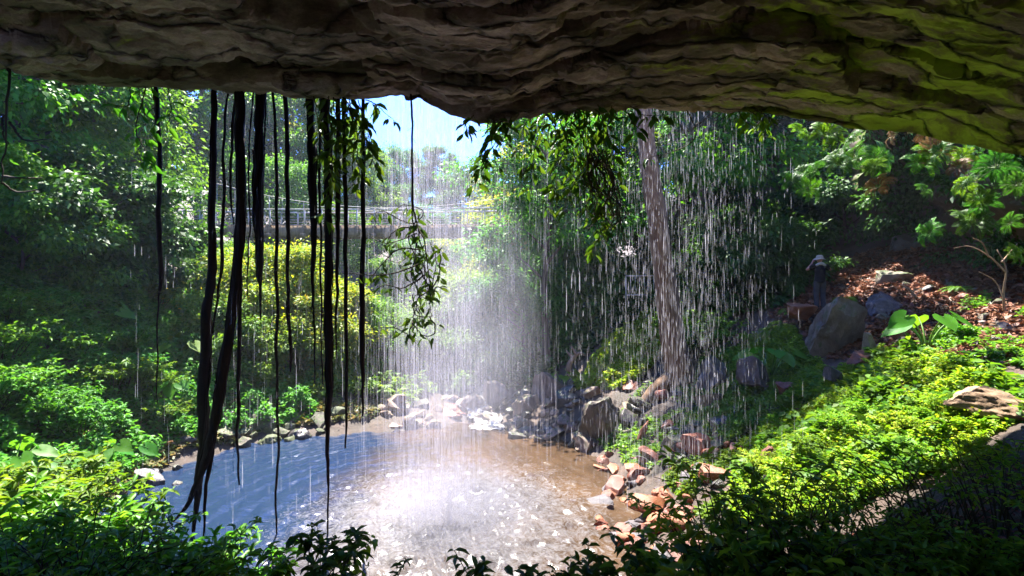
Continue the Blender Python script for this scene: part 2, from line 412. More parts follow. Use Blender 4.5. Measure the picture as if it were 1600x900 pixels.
# foam: churned white water round the landing place, thinning into streaks
vs = N(nt, 'VectorMath', operation='SUBTRACT'); vs.inputs[1].default_value = (FALL[0], FALL[1], 0); L.new(geo.outputs['Position'], vs.inputs[0])
ml = N(nt, 'VectorMath', operation='MULTIPLY'); ml.inputs[1].default_value = (1, .85, 0); L.new(vs.outputs[0], ml.inputs[0])
ln = N(nt, 'VectorMath', operation='LENGTH'); L.new(ml.outputs[0], ln.inputs[0])
mr = N(nt, 'MapRange'); mr.inputs[1].default_value = .6; mr.inputs[2].default_value = 5.2; mr.inputs[3].default_value = .30; mr.inputs[4].default_value = -.16
L.new(ln.outputs[1], mr.inputs[0])
wn = N(nt, 'TexNoise', i_Scale=1.4, i_Detail=4.0); L.new(geo.outputs['Position'], wn.inputs['Vector'])
wa = N(nt, 'VectorMath', operation='MULTIPLY_ADD'); L.new(wn.outputs[1], wa.inputs[0]); wa.inputs[1].default_value = (.6, .6, .6); L.new(geo.outputs['Position'], wa.inputs[2])
nf = N(nt, 'TexNoise', i_Scale=6.5, i_Detail=10.0, i_Roughness=.72, i_Distortion=1.6); L.new(wa.outputs[0], nf.inputs['Vector'])
sm = N(nt, 'Math', operation='ADD'); L.new(nf.outputs[0], sm.inputs[0]); L.new(mr.outputs[0], sm.inputs[1])
rf = ramp(nt, [(.51, 0.0), (.62, .35), (.70, .55), (.84, .95)]); L.new(sm.outputs[0], rf.inputs[0])
fo = N(nt, 'BsdfDiffuse'); fo.inputs[0].default_value = (.22, .215, .228, 1)
fb = N(nt, 'Bump', i_Strength=.9, i_Distance=.06); L.new(nf.outputs[0], fb.inputs['Height']); L.new(fb.outputs[0], fo.inputs['Normal'])
ms = N(nt, 'MixShader'); L.new(rf.outputs[0], ms.inputs[0]); L.new(pb.outputs[0], ms.inputs[1]); L.new(fo.outputs[0], ms.inputs[2])
L.new(ms.outputs[0], out.inputs[0])
M['water'] = m
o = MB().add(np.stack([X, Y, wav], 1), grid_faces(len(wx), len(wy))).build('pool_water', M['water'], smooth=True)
tag(o, 'brown plunge pool churned to white foam', 'water', kind='structure')

# stream leaving / entering at the far end: white water between rocks
sp = spline([(-.9, 18.0, .0), (-1.0, 19.4, .08), (-1.7, 21.5, .2), (-1.6, 24, .25), (-2.6, 27, .2)], 60)
hw = .55 + .12 * np.sin(np.arange(60) * .5)
nv = 14
uu = np.linspace(-1, 1, nv)
V = sp[:, None, :] + np.stack([uu[None, :] * hw[:, None], np.zeros((60, nv)), np.zeros((60, nv))], -1)
V = V.reshape(-1, 3); V[:, 2] += .07 * fbm(V * np.array([3, 4, 1]), 4, .6) + .02
m, nt, out = newmat('stream_foam'); L = nt.links
geo = N(nt, 'NewGeometry'); nf = N(nt, 'TexNoise', i_Scale=5.0, i_Detail=8.0, i_Roughness=.7); L.new(geo.outputs['Position'], nf.inputs['Vector'])
r1 = ramp(nt, [(.40, (.05, .035, .022)), (.62, (.45, .44, .44))]); L.new(nf.outputs[0], r1.inputs[0])
pb = N(nt, 'BsdfPrincipled', i_Roughness=.25); L.new(r1.outputs[0], pb.inputs['Base Color']); L.new(pb.outputs[0], out.inputs[0])
M['stream'] = m
o = MB().add(V, grid_faces(nv, 60)).build('stream_water', M['stream'], smooth=True)
tag(o, 'white stream rushing between tan rocks at the pool head', 'water', kind='structure')

# ------------------------------------------------------------------ cave ceiling
LIP = [(-260, 60, 9.5), (-100, 82, 9.8), (0, 97, 10), (60, 122, 10.2), (130, 134, 10.3), (220, 135, 10.4), (300, 140, 10.4), (420, 143, 10.5), (520, 152, 10.5), (570, 156, 10.5),
       (610, 150, 10.6), (655, 149, 10.6), (700, 171, 10.5), (745, 182, 10.5), (800, 182, 10.5), (850, 164, 10.8), (900, 159, 11.0), (1000, 166, 11.3), (1100, 170, 11.5),
       (1180, 170, 11.5), (1250, 186, 11.4), (1330, 200, 11.2), (1420, 208, 10.9), (1500, 225, 10.5), (1600, 243, 10.1), (1750, 262, 9.8), (1950, 280, 9.5)]
LP = np.array([P(*l) for l in LIP])
order = np.argsort(LP[:, 0]); LP = LP[order]
cx = np.arange(-12.8, 13.6, .06)
ly = np.interp(cx, LP[:, 0], LP[:, 1]); lz = np.interp(cx, LP[:, 0], LP[:, 2])
k = np.exp(-np.linspace(-2, 2, 5) ** 2); k /= k.sum()
lzs = np.convolve(np.pad(lz, 2, 'edge'), k, 'valid'); lys = np.convolve(np.pad(ly, 2, 'edge'), np.ones(5) / 5, 'valid')
K2 = 61; kb = np.hanning(K2); kb /= kb.sum()
lzb = np.convolve(np.pad(lz, K2 // 2, 'edge'), kb, 'valid')     # broad ceiling level
rows = []
T = np.concatenate([np.arange(0, 6.6, .03), np.linspace(6.8, 13.5, 24)])
def worley(x, y, seed):
    cx_ = np.floor(x).astype(int); cy_ = np.floor(y).astype(int)
    best = np.full(len(x), 9.0); sec = best.copy(); val = np.zeros(len(x)); gx_ = val.copy(); gy_ = val.copy()
    for i in (-1, 0, 1):
        for j in (-1, 0, 1):
            h = _perm[(_perm[(cx_ + i + seed * 31) & 255] + cy_ + j + seed * 57) & 255]; h2 = _perm[h + 7]; h3 = _perm[h2 + 3]; h4 = _perm[h3 + 11]
            px_ = cx_ + i + h / 255.0; py_ = cy_ + j + h2 / 255.0
            dd = np.hypot(x - px_, y - py_); nb = dd < best
            sec = np.where(nb, best, np.minimum(sec, dd)); best = np.where(nb, dd, best)
            sl = ((h4 / 255.0 - .5) * (x - px_) + (_perm[h4 + 5] / 255.0 - .5) * (y - py_))
            val = np.where(nb, h3 / 255.0 - .5 + .55 * sl, val)
    return val, sec - best
vt = []
for t in T:
    e = np.exp(-t / .9)
    y = lys - t
    x = cx
    base = lzs * e + lzb * (1 - e) + .10 * t - .006 * t * t
    p3 = xyz(x, y, 0)
    w = 1 - np.exp(-t / .22)
    # bedding ledges: a stretched noise pushed through a staircase
    warp = fbm(xyz(x * .30, y * .55, 1.7), 4, .55)
    q = y * 1.0 + 1.5 * warp + .07 * x
    st = q * 1.15
    fr = st - np.floor(st)
    ledge = np.where(fr < .82, fr / .82, (1 - fr) / .18) - .5
    amp = .30 * (.45 + .9 * np.clip(fbm(xyz(x * .22, y * .4, 8.2), 2) + .45, 0, 1.2))
    amp = amp * np.where(x > 4, np.clip(1 - (x - 4) / 5, .35, 1), 1)
    big = .24 * fbm(xyz(x * .16, y * .8, 4.4), 3, .5)
    mid = .07 * fbm(xyz(x * .6, y * 2.6, 6.4), 4, .55)
    fin = .045 * fbm(xyz(x * 3, y * 9, 2.4), 3, .65)
    cav = 0; hol = np.zeros(len(x))
    for (cpx, cpy, cd, rx, ry, dep, tilt) in ((185, 95, 9.6, 1.25, .30, 1.0, .07), (415, 104, 9.55, 1.8, .36, 1.1, -.03), (1310, 28, 6.7, .8, .4, .5, -.1),
                                           (1600, 15, 5.5, .9, .35, .6, .1), (660, 120, 9.7, .7, .22, .35, 0), (1000, 40, 7.6, 1.1, .4, .4, .1), (480, 14, 7.6, .9, .45, .5, 0)):
        c0 = P(cpx, cpy, cd)
        dx = (x - c0[0]) / rx; dy = (y - c0[1] - tilt * (x - c0[0])) / ry
        rr = np.sqrt(dx * dx + dy * dy) + .25 * fbm(xyz(x * 2, y * 2.5, 1.2), 2)
        h_ = np.clip((1.2 - rr) / .35, 0, 1); cav = cav + dep * h_; hol = np.maximum(hol, h_)
    jx = x + .3 * fbm(xyz(x * .5, y * 1.5, 21), 3); jy = y + .07 * fbm(xyz(x * .7, y * 2.0, 31), 4, .55)
    v1, e1 = worley(jx * .20 + .2 * jy, jy * .9 + .06 * jx, 1); v2, e2 = worley(jx * .45, jy * 2.4 + .1 * jx, 2); v3, e3 = worley(jx * 1.1, jy * 6.0, 3)
    blk = .62 * v1 + .24 * v2 * np.clip(v1 * 3 + .6, .1, 1.5) + .04 * v3
    blk = blk + .10 * np.clip(1 - e1 / .07, 0, 1) + .05 * np.clip(1 - e2 / .06, 0, 1)
    blk = blk * np.where(x > 5, .75, 1)
    w2 = 1 - np.exp(-t / .12)
    z = base + (1 - hol) * (w * (.22 * amp * ledge + .7 * big) + w2 * blk) + np.minimum(w * 1.2, 1) * (.45 * mid + .8 * fin) + cav + .05 * fbm(xyz(x * 2.2, x * 0, 5), 4, .6)
    if t > 6.6:
        f = (t - 6.6) / 6.9
        z = z - f ** 3 * 5.5
    vt.append(np.stack([x, y, z], 1))
nx = len(cx)
under = np.concatenate(vt)
# outer face and top: rises from the lip and runs back over the cave
front = []
for s, (dy, dz) in enumerate(((.10, .10), (.28, .35), (.40, .8), (.42, 1.5), (.25, 2.6), (.15, 3.8), (-.3, 5.2), (-1.5, 6.2), (-4, 6.8), (-9, 7.0), (-14.0, 6.0))):
    q = vt[0].copy(); q[:, 1] += dy + .12 * fbm(xyz(q[:, 0] * .9, q[:, 2] * 0 + dz, 3.3), 3) * min(1, dz * 2); q[:, 2] += dz
    front.append(q)
allrows = np.concatenate(front[::-1] + [under]); nr = len(front) + len(T)

m, nt, out = newmat('cave_rock'); L = nt.links
geo = N(nt, 'NewGeometry'); mp = N(nt, 'Mapping'); mp.inputs['Scale'].default_value = (.55, 1.3, 1.3); L.new(geo.outputs['Position'], mp.inputs[0])
n1 = N(nt, 'TexNoise', i_Scale=1.1, i_Detail=9.0, i_Roughness=.62, i_Distortion=.6); L.new(mp.outputs[0], n1.inputs['Vector'])
r1 = ramp(nt, [(.27, (.04, .032, .027)), (.40, (.11, .085, .075)), (.52, (.22, .165, .16)), (.62, (.42, .33, .34)), (.74, (.19, .09, .075))]); L.new(n1.outputs[0], r1.inputs[0])
n2 = N(nt, 'TexNoise', i_Scale=22.0, i_Detail=9.0, i_Roughness=.8); L.new(mp.outputs[0], n2.inputs['Vector'])
mx = N(nt, 'Mix', data_type='RGBA', blend_type='OVERLAY'); mx.inputs[0].default_value = 1.0; L.new(r1.outputs[0], mx.inputs[6]); L.new(n2.outputs[0], mx.inputs[7])
# moss / algae, growing where the damp right-hand end of the roof is, sparse elsewhere
sx = N(nt, 'SeparateXYZ'); L.new(geo.outputs['Position'], sx.inputs[0])
mrx = N(nt, 'MapRange'); mrx.inputs[1].default_value = 1.0; mrx.inputs[2].default_value = 7.0; mrx.inputs[3].default_value = -.09; mrx.inputs[4].default_value = .12; L.new(sx.outputs[0], mrx.inputs[0])
n3 = N(nt, 'TexNoise', i_Scale=1.5, i_Detail=9.0, i_Roughness=.66, i_Distortion=.5); L.new(mp.outputs[0], n3.inputs['Vector'])
ad = N(nt, 'Math', operation='ADD'); L.new(n3.outputs[0], ad.inputs[0]); L.new(mrx.outputs[0], ad.inputs[1])
r3 = ramp(nt, [(.53, 0.0), (.60, .8)]); L.new(ad.outputs[0], r3.inputs[0])
r3c = ramp(nt, [(.53, (.16, .13, .05)), (.61, (.24, .29, .035)), (.70, (.46, .62, .05))]); L.new(ad.outputs[0], r3c.inputs[0])
mm = N(nt, 'Mix', data_type='RGBA'); L.new(r3.outputs[0], mm.inputs[0]); L.new(mx.outputs[2], mm.inputs[6]); L.new(r3c.outputs[0], mm.inputs[7])
wv = N(nt, 'TexNoise', i_Scale=1.6, i_Detail=5.0); L.new(mp.outputs[0], wv.inputs['Vector'])
wm = N(nt, 'VectorMath', operation='MULTIPLY_ADD'); L.new(wv.outputs[1], wm.inputs[0]); wm.inputs[1].default_value = (.55, .55, .55); L.new(mp.outputs[0], wm.inputs[2])
wsc = N(nt, 'VectorMath', operation='MULTIPLY'); wsc.inputs[1].default_value = (.62, 1.35, .8); L.new(wm.outputs[0], wsc.inputs[0])
vo = N(nt, 'TexVoronoi', feature='DISTANCE_TO_EDGE', i_Scale=1.0); L.new(wsc.outputs[0], vo.inputs['Vector'])
rv = ramp(nt, [(.0, .12), (.035, .75), (.09, 1.0)]); L.new(vo.outputs[0], rv.inputs[0])
mc = N(nt, 'Mix', data_type='RGBA', blend_type='MULTIPLY'); mc.inputs[0].default_value = .9; L.new(mm.outputs[2], mc.inputs[6]); L.new(rv.outputs[0], mc.inputs[7])
pb = N(nt, 'BsdfPrincipled', i_Roughness=.7); L.new(mc.outputs[2], pb.inputs['Base Color'])
n4 = N(nt, 'TexNoise', i_Scale=6.0, i_Detail=10.0, i_Roughness=.72); L.new(mp.outputs[0], n4.inputs['Vector'])
b1 = N(nt, 'Bump', i_Strength=.8, i_Distance=.06); L.new(n4.outputs[0], b1.inputs['Height'])
b2 = N(nt, 'Bump', i_Strength=1.0, i_Distance=.12); L.new(rv.outputs[0], b2.inputs['Height']); L.new(b1.outputs[0], b2.inputs['Normal'])
L.new(b2.outputs[0], pb.inputs['Normal']); L.new(pb.outputs[0], out.inputs[0])
M['cave'] = m
o = MB().add(allrows, grid_faces(nx, nr)).build('cave_ceiling', M['cave'], smooth=True); o.data.set_sharp_from_angle(angle=math.radians(32))
tag(o, 'layered brown rock overhang with mossy patches roofing the cave', 'rock overhang', kind='structure')
_tree = None
def lip_at(px):
    """a point on the roof's lip for a photo column"""
    d = np.interp(px, [l[0] for l in LIP], [l[2] for l in LIP]); y = np.interp(px, [l[0] for l in LIP], [l[1] for l in LIP])
    return P(px, y, d)

# ------------------------------------------------------------------ rocks
def ico(sub):
    import bmesh
    bm = bmesh.new(); bmesh.ops.create_icosphere(bm, subdivisions=sub, radius=1.0)
    V = np.array([v.co[:] for v in bm.verts]); Fc = np.array([[v.index for v in f.verts] for f in bm.faces]); bm.free()
    return V, Fc
ICO = {s: ico(s) for s in (2, 3, 4, 5)}

def rock_mesh(name, seed, sub=4, planes=12, lo=.55, hi=.9, rough=.05, flat=None, sharp=True):
    g = np.random.default_rng(seed)
    V, Fc = ICO[sub]; V = V.copy()
    for i in range(planes):
        n = unit(g.normal(size=3)); d = g.uniform(lo, hi)
        k = V @ n - d; s = k > 0
        V[s] -= k[s][:, None] * n
    if flat:
        k = V[:, 2] - flat; s = k > 0; V[s, 2] = flat + .06 * k[s]
    V += unit(V) * (rough * 1.5 * fbm(V * 2.6 + seed, 5, .6))[:, None]
    V /= np.abs(V).max(0)
    me = MB().add(V, Fc).mesh(name, None, smooth=True)
    if sharp: me.set_sharp_from_angle(angle=math.radians(33))
    return me

ROCKS = [rock_mesh('angular_rock', s, 4, 15 + s % 4, .42, .72, .045) for s in range(1, 9)]
ROCKS_RND = [rock_mesh('round_rock', 20 + s, 4, 12, .66, .92, .07) for s in range(4)]
ROCKS_SM = [rock_mesh('small_rock', 40 + s, 3, 13, .42, .75, .05) for s in range(7)]
BIG = [rock_mesh('big_boulder', 60 + s, 5, 15, .40, .68, .05) for s in range(4)]

def place_rock(me, loc, size, mat, label=None, rz=None, tilt=(0, 0), group=None, name='boulder', cat='boulder'):
    o = bpy.data.objects.new(name, me); COL.objects.link(o)
    if not me.materials: me.materials.append(None)
    o.material_slots[0].link = 'OBJECT'; o.material_slots[0].material = M[mat]
    o.location = loc; o.scale = (size[0] / 2, size[1] / 2, size[2] / 2)
    o.rotation_euler = (tilt[0], tilt[1], random.uniform(0, 6.28) if rz is None else rz)
    tag(o, label, cat, group)
    return o

def rock_px(px, py, d, w, h, mat, label, kind=None, dep=None, rz=None, tilt=(0, 0), **kw):
    """rock whose visible outline is w x h photo pixels, centred at px,py"""
    c = P(px, py, d); sw = w / F * d; sh = h / F * d
    sd = dep or (sw * .9)
    if rz is None: rz = random.uniform(-.35, .35)
    me = kind or random.choice(ROCKS)
    return place_rock(me, c + np.array([0, 0, -.12 * sh]), (sw * 1.08, sd, sh * 1.3), mat, label, rz, tilt, **kw)

rock_px(1300, 508, 15.0, 76, 104, 'rock_grey', 'large lichen-stained boulder with a peaked top just in front of the person', BIG[0], rz=.2)
rock_px(1247, 486, 16.4, 46, 24, 'rock_orange', 'orange-faced rock beside the large lichen-stained boulder', rz=.1)
rock_px(1386, 478, 15.6, 66, 44, 'rock_wet', 'wet purple-grey boulder shining behind the broad-leaved plant', BIG[1])
rock_px(1424, 385, 20.0, 62, 84, 'rock_dark', 'tall dark block standing under the roof on the litter slope', BIG[2], rz=.5)
rock_px(1355, 540, 13.6, 24, 40, 'rock_pale', 'pale upright wedge of stone beside the large boulder')
rock_px(1407, 517, 13.8, 34, 30, 'rock_red', 'rounded brown-red rock left of the plant with thick stalks')
rock_px(1500, 536, 13.0, 44, 22, 'rock_pale', 'flat pale slab lying right of the plant with thick stalks')
rock_px(1572, 527, 13.0, 66, 36, 'rock_grey', 'grey sloping slab at the foot of the bare sapling')
rock_px(1522, 563, 12.0, 38, 24, 'rock_red', 'red and white broken stone above the sunlit ground cover')
rock_px(1582, 562, 11.6, 66, 34, 'rock_red', 'dark red slab leaning beside the red and white stone', tilt=(0, .35))
rock_px(1454, 628, 10.8, 26, 22, 'rock_red', 'small brown stone poking out of the sunlit ground cover')
rock_px(1300, 583, 12.6, 26, 22, 'rock_dark', 'dark stump-like stone in the leaves below the large boulder')
rock_px(1580, 586, 10.6, 80, 26, 'rock_tan', 'long low tan rock at the edge of the litter slope')
rock_px(1176, 578, 14.6, 52, 44, 'rock_wet', 'glossy blue-black boulder under the arching grass plant', rz=.6)
rock_px(1115, 584, 16.2, 64, 58, 'rock_dark', 'brown boulder behind the curtain of falling drops')
rock_px(938, 664, 16.4, 72, 100, 'rock_grey', 'tall squared boulder with a flat top below the leaning trunk', BIG[3], rz=.25)
rock_px(990, 640, 16.9, 40, 22, 'rock_tan', 'flat tan stone wedged between squared boulder and trunk')
rock_px(772, 613, 21.5, 44, 36, 'rock_tan', 'tan cube-like boulder behind the white stream')
rock_px(738, 629, 21.0, 38, 24, 'rock_tan', 'low tan rounded rock on the stream bank', ROCKS_RND[0])
rock_px(818, 640, 19.6, 64, 56, 'rock_tan', 'broad sunlit tan boulder beside the white stream')
rock_px(857, 606, 20.4, 56, 50, 'rock_tan', 'tan boulder topping the pile under the green knoll')
rock_px(884, 632, 19.0, 44, 40, 'rock_dark', 'wet dark boulder in the middle of the tan pile')
rock_px(898, 600, 20.4, 34, 22, 'rock_tan', 'long tan rock half covered by the green knoll')
rock_px(648, 611, 24.0, 44, 32, 'rock_tan', 'grey-tan boulder furthest back at the pool head')
rock_px(686, 631, 22.0, 42, 26, 'rock_tan', 'flat-topped tan boulder left of the white stream')
rock_px(612, 617, 24.5, 30, 20, 'rock_grey', 'small grey boulder beside the furthest tan one', ROCKS_RND[1])
rock_px(700, 655, 19.8, 40, 26, 'rock_red', 'reddish boulder where the stream enters the pool')
rock_px(652, 664, 18.6, 34, 16, 'rock_tan', 'low rounded stone breaking the pool surface', ROCKS_RND[2])
rock_px(679, 664, 18.4, 26, 16, 'rock_tan', 'small twin stone next to the low rounded one in the pool', ROCKS_RND[3])
rock_px(612, 669, 18.4, 38, 18, 'rock_red', 'red stone at the water edge under the ledge')
rock_px(655, 640, 20.6, 190, 26, 'rock_red', 'long reddish rock ledge along the head of the pool', BIG[1], dep=2.2, rz=.03)
rock_px(520, 655, 19.6, 130, 34, 'rock_dark', 'dark wet bank rock behind the hanging roots', BIG[2], dep=1.6, rz=-.1)
rock_px(350, 682, 16.4, 46, 32, 'rock_grey', 'pale grey boulder at the water between the two thick roots')
rock_px(338, 652, 17.4, 46, 34, 'rock_mossy', 'round mossy boulder above the pale grey one', ROCKS_RND[0])
rock_px(408, 664, 17.3, 48, 38, 'rock_mossy', 'largest olive mossy boulder on the shaded shore', ROCKS_RND[1])
rock_px(452, 640, 18.6, 46, 30, 'rock_mossy', 'mossy boulder tucked under the yellow bush', ROCKS_RND[2])
rock_px(424, 690, 16.7, 38, 22, 'rock_mossy', 'low mossy stone washed by ripples', ROCKS_RND[3])
rock_px(468, 682, 17.2, 40, 24, 'rock_dark', 'low dark stone next to the ripple-washed mossy one', ROCKS_RND[0])
rock_px(298, 704, 15.8, 34, 22, 'rock_grey', 'small angular grey rock left of the thick roots')
rock_px(380, 690, 16.2, 30, 18, 'rock_grey', 'small flat grey rock between mossy boulders')
rock_px(228, 754, 13.0, 54, 44, 'rock_wet', 'flat-topped wet slate boulder reflecting blue at the shore', rz=.3)
rock_px(213, 722, 14.2, 30, 26, 'rock_dark', 'dark shore rock behind the slate boulder')
rock_px(242, 722, 14.4, 36, 22, 'rock_grey', 'grey shore rock beside the orange driftwood')
rock_px(152, 770, 12.2, 44, 30, 'rock_dark', 'dark rock with twigs piled on it near the sunlit leaves')
rock_px(172, 748, 12.6, 36, 20, 'rock_red', 'reddish-brown rock behind the dark twiggy one')
rock_px(984, 846, 10.3, 74, 34, 'rock_red', 'big smooth red slab at the lip of the pool', BIG[0], rz=.2)
rock_px(1003, 672, 15.0, 14, 34, 'rock_orange', 'slender orange shard standing on end under the drips', tilt=(0, .5))
rock_px(1090, 694, 13.6, 24, 24, 'rock_pale', 'white-pink block above the red rubble')
rock_px(1262, 690, 11.6, 60, 22, 'rock_red', 'long red rock slab below the sunlit slope', tilt=(0, -.4))
rock_px(1236, 708, 11.2, 44, 20, 'rock_pale', 'pale split slab beside the long red one', tilt=(0, -.3))
rock_px(1232, 636, 13.2, 28, 18, 'rock_grey', 'grey stone among leaves below the large boulder')
rock_px(1226, 606, 13.8, 34, 20, 'rock_red', 'brown stone under the arching grass plant')
rock_px(1180, 735, 11.2, 50, 26, 'rock_red', 'red-brown stone behind the tall shrub stems')
rock_px(1110, 742, 11.4, 52, 30, 'rock_orange', 'orange boulder just above the tall shrub')
rock_px(1468, 884, 6.2, 60, 24, 'rock_wet', 'purple-brown stone on bare soil beneath the shrub stems')
rock_px(1330, 872, 6.0, 70, 50, 'rock_dark', 'dark round stone at the foot of the shrub clump', ROCKS_RND[1])
rock_px(1455, 438, 18.2, 60, 30, 'rock_mossy', 'low greenish boulder at the foot of the tall dark block', ROCKS_RND[2])
rock_px(1390, 440, 17.6, 52, 34, 'rock_grey', 'grey-brown boulder on the litter below the dark block')
rock_px(1345, 560, 13.2, 40, 26, 'rock_red', 'dark red stone between pale wedge and sunlit leaves')

def rubble(n, px, py, size, mats, label, group, spread=None):
    for i in range(n):
        x = rng.uniform(*px); y = rng.uniform(*py)
        # march along the sight line to the ground
        d = np.linspace(7, 30, 300)
        pts = np.array([(x - 800) / F * d, d, CAMZ + (450 - y) / F * d]).T
        g = ground(pts[:, 0], pts[:, 1]); hit = np.where(g > pts[:, 2])[0]
        if not len(hit): continue
        p = pts[hit[0]]
        s = rng.uniform(*size) * (1 if rng.random() < .8 else 1.5)
        place_rock(random.choice(ROCKS_SM), (p[0], p[1], max(g[hit[0]], -.05) + s * .12), (s * rng.uniform(.8, 1.5), s * rng.uniform(.7, 1.1), s * rng.uniform(.45, .8)),
                   random.choice(mats), label, rng.uniform(0, 6.3), (rng.uniform(-.5, .5), rng.uniform(-.5, .5)), group, 'rock', 'rock')
rubble(80, (935, 1080), (705, 880), (.22, .55), ['rock_red', 'rock_red', 'rock_orange', 'rock_wet'], 'broken red rock in the rubble strip along the pool edge', 'red rubble along the pool edge')
rubble(20, (1060, 1250), (690, 765), (.15, .45), ['rock_red', 'rock_red', 'rock_dark', 'rock_orange'], 'red-brown stone on the soil between rubble strip and bright creeper', 'stones between rubble and creeper')
rubble(14, (1000, 1130), (685, 750), (.14, .3), ['rock_red', 'rock_dark', 'rock_wet'], 'small wet rock in the rubble under the dripping curtain', 'wet rubble under the drips')
rubble(54, (800, 935), (610, 705), (.3, .75), ['rock_tan', 'rock_tan', 'rock_tan', 'rock_dark'], 'small tan rock in the pile below the green knoll', 'tan rock pile below the knoll')
rubble(28, (580, 800), (610, 662), (.3, .8), ['rock_tan', 'rock_tan', 'rock_grey'], 'small rock among the stones at the head of the pool', 'stones at the head of the pool')
rubble(24, (290, 530), (640, 700), (.3, .65), ['rock_mossy', 'rock_dark', 'rock_grey'], 'small dark stone lining the shaded shore', 'stones lining the shaded shore')
rubble(10, (140, 280), (715, 790), (.15, .35), ['rock_dark', 'rock_grey'], 'small dark rock around the slate boulder', 'rocks around the slate boulder')
rubble(26, (1330, 1600), (440, 570), (.14, .42), ['rock_red', 'rock_dark', 'rock_grey', 'rock_pale'], 'small stone scattered over the leaf-littered slope', 'stones on the leaf-littered slope')
rubble(12, (1180, 1290), (600, 740), (.12, .3), ['rock_red', 'rock_dark'], 'small stone on the bank below the sunlit slope', 'stones below the sunlit slope')

# ------------------------------------------------------------------ ground cover (uncountable)
def inpoly(x, y, poly):
    poly = np.asarray(poly); c = np.zeros(len(x), bool); j = len(poly) - 1
    for i in range(len(poly)):
        xi, yi = poly[i]; xj, yj = poly[j]
        c ^= ((yi > y) != (yj > y)) & (x < (xj - xi) * (y - yi) / (yj - yi + 1e-12) + xi)
        j = i
    return c

def cover(name, poly, n, size, h, mat, label, cat='ground cover', thresh=-.35, seed=1, tpl=LEAF4, lump=.9, zmin=.12):
    g = np.random.default_rng(seed); poly = np.asarray(poly)
    lo, hi = poly.min(0), poly.max(0); pts = []
    got = 0
    while got < n:
        q = g.uniform(lo, hi, size=(n * 2, 2)); q = q[inpoly(q[:, 0], q[:, 1], poly)]
        nz = fbm(xyz(q[:, 0] * .7, q[:, 1] * .7, seed), 3)
        q = q[nz > thresh + g.uniform(-.2, .2, len(q))]; pts.append(q); got += len(q)
    q = np.concatenate(pts)[:n]
    z0 = ground(q[:, 0], q[:, 1]); ok = z0 > zmin; q = q[ok]; z0 = z0[ok]; n = len(q)
    hh = h * np.clip(.45 + lump * fbm(xyz(q[:, 0] * 1.6, q[:, 1] * 1.6, seed + 3), 3, .6), .12, 1.6)
    z = z0 + hh * np.sqrt(g.uniform(0, 1, n))
    a = g.uniform(0, 2 * PI, n); D = np.stack([np.cos(a), np.sin(a), g.normal(0, .45, n)], 1)
    Nn = np.stack([g.normal(0, .5, n), g.normal(0, .5, n) - .15, np.ones(n)], 1)
    Ls = size * g.uniform(.6, 1.4, n)
    V, Fc = leaves(np.stack([q[:, 0], q[:, 1], z], 1), D, Nn, Ls, Ls * g.uniform(.4, .6, n), tpl)
    o = MB().add(V, Fc).build(name, M[mat], smooth=False)
    tag(o, label, cat, kind='stuff'); return o

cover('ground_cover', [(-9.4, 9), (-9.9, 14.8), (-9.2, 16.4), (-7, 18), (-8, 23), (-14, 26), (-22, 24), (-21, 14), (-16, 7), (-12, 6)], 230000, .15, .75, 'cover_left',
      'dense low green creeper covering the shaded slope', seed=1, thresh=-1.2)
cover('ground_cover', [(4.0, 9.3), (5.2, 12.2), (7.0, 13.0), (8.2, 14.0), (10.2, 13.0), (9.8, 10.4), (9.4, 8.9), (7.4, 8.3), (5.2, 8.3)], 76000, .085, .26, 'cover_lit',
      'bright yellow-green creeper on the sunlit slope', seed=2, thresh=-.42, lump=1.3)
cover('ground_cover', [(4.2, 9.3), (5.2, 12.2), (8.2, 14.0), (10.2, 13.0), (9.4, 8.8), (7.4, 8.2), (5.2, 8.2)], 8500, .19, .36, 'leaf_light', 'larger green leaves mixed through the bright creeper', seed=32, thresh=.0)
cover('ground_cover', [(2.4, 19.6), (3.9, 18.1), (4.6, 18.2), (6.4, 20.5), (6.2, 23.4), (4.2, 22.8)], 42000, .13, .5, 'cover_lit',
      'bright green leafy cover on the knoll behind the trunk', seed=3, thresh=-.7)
cover('ground_cover', [(5.4, 12.6), (5.6, 16), (7, 18.5), (9.2, 17), (8.8, 15), (8.6, 13.4), (7, 13)], 50000, .10, .3, 'leaf_shrub',
      'dark green leaves around the arching grass plant', seed=4, thresh=-.3)
cover('ground_cover', [(10, 8.5), (10.5, 13), (14, 15), (13, 10), (12, 7)], 16000, .1, .25, 'leaf_shrub', 'loose green leaves among the stones on the litter slope', seed=5, thresh=.05)
cover('ground_cover', [(-9, 19), (-4, 19.5), (-3.5, 22), (-4, 34), (-14, 40), (-20, 32), (-10, 23)], 70000, .24, .7, 'leaf_light', 'leafy undergrowth behind the shaded shore', seed=6)
cover('ground_cover', [(1, 22), (5, 23.5), (8, 22), (10, 19), (16, 24), (12, 40), (0, 44), (-4, 30)], 70000, .24, .7, 'leaf_dark', 'dark undergrowth behind the falling water', seed=7)
cover('ground_cover', [(-9.8, 6.2), (-9.0, 10.6), (-6.5, 8.2), (-4.6, 6.4), (-4.5, 4.5), (-8, 4)], 42000, .10, .5, 'leaf_shrub', 'leafy low growth at the near shore below the shrubs', seed=8, thresh=-.6)
cover('ground_cover', [(2.8, 5.2), (3.2, 8.0), (6, 7), (9, 7), (11, 5), (6, 4)], 7000, .10, .2, 'leaf_bank', 'sparse small leaves on the bare soil beneath the shrubs', seed=9, thresh=.05)
cover('leaf_litter', [(9, 14.5), (9.5, 19), (14, 21), (18, 19), (15, 12), (11, 9), (10, 11)], 30000, .15, .06, 'litter', 'brown dead leaves littering the slope around the person', 'leaf litter', seed=10, thresh=-.8)
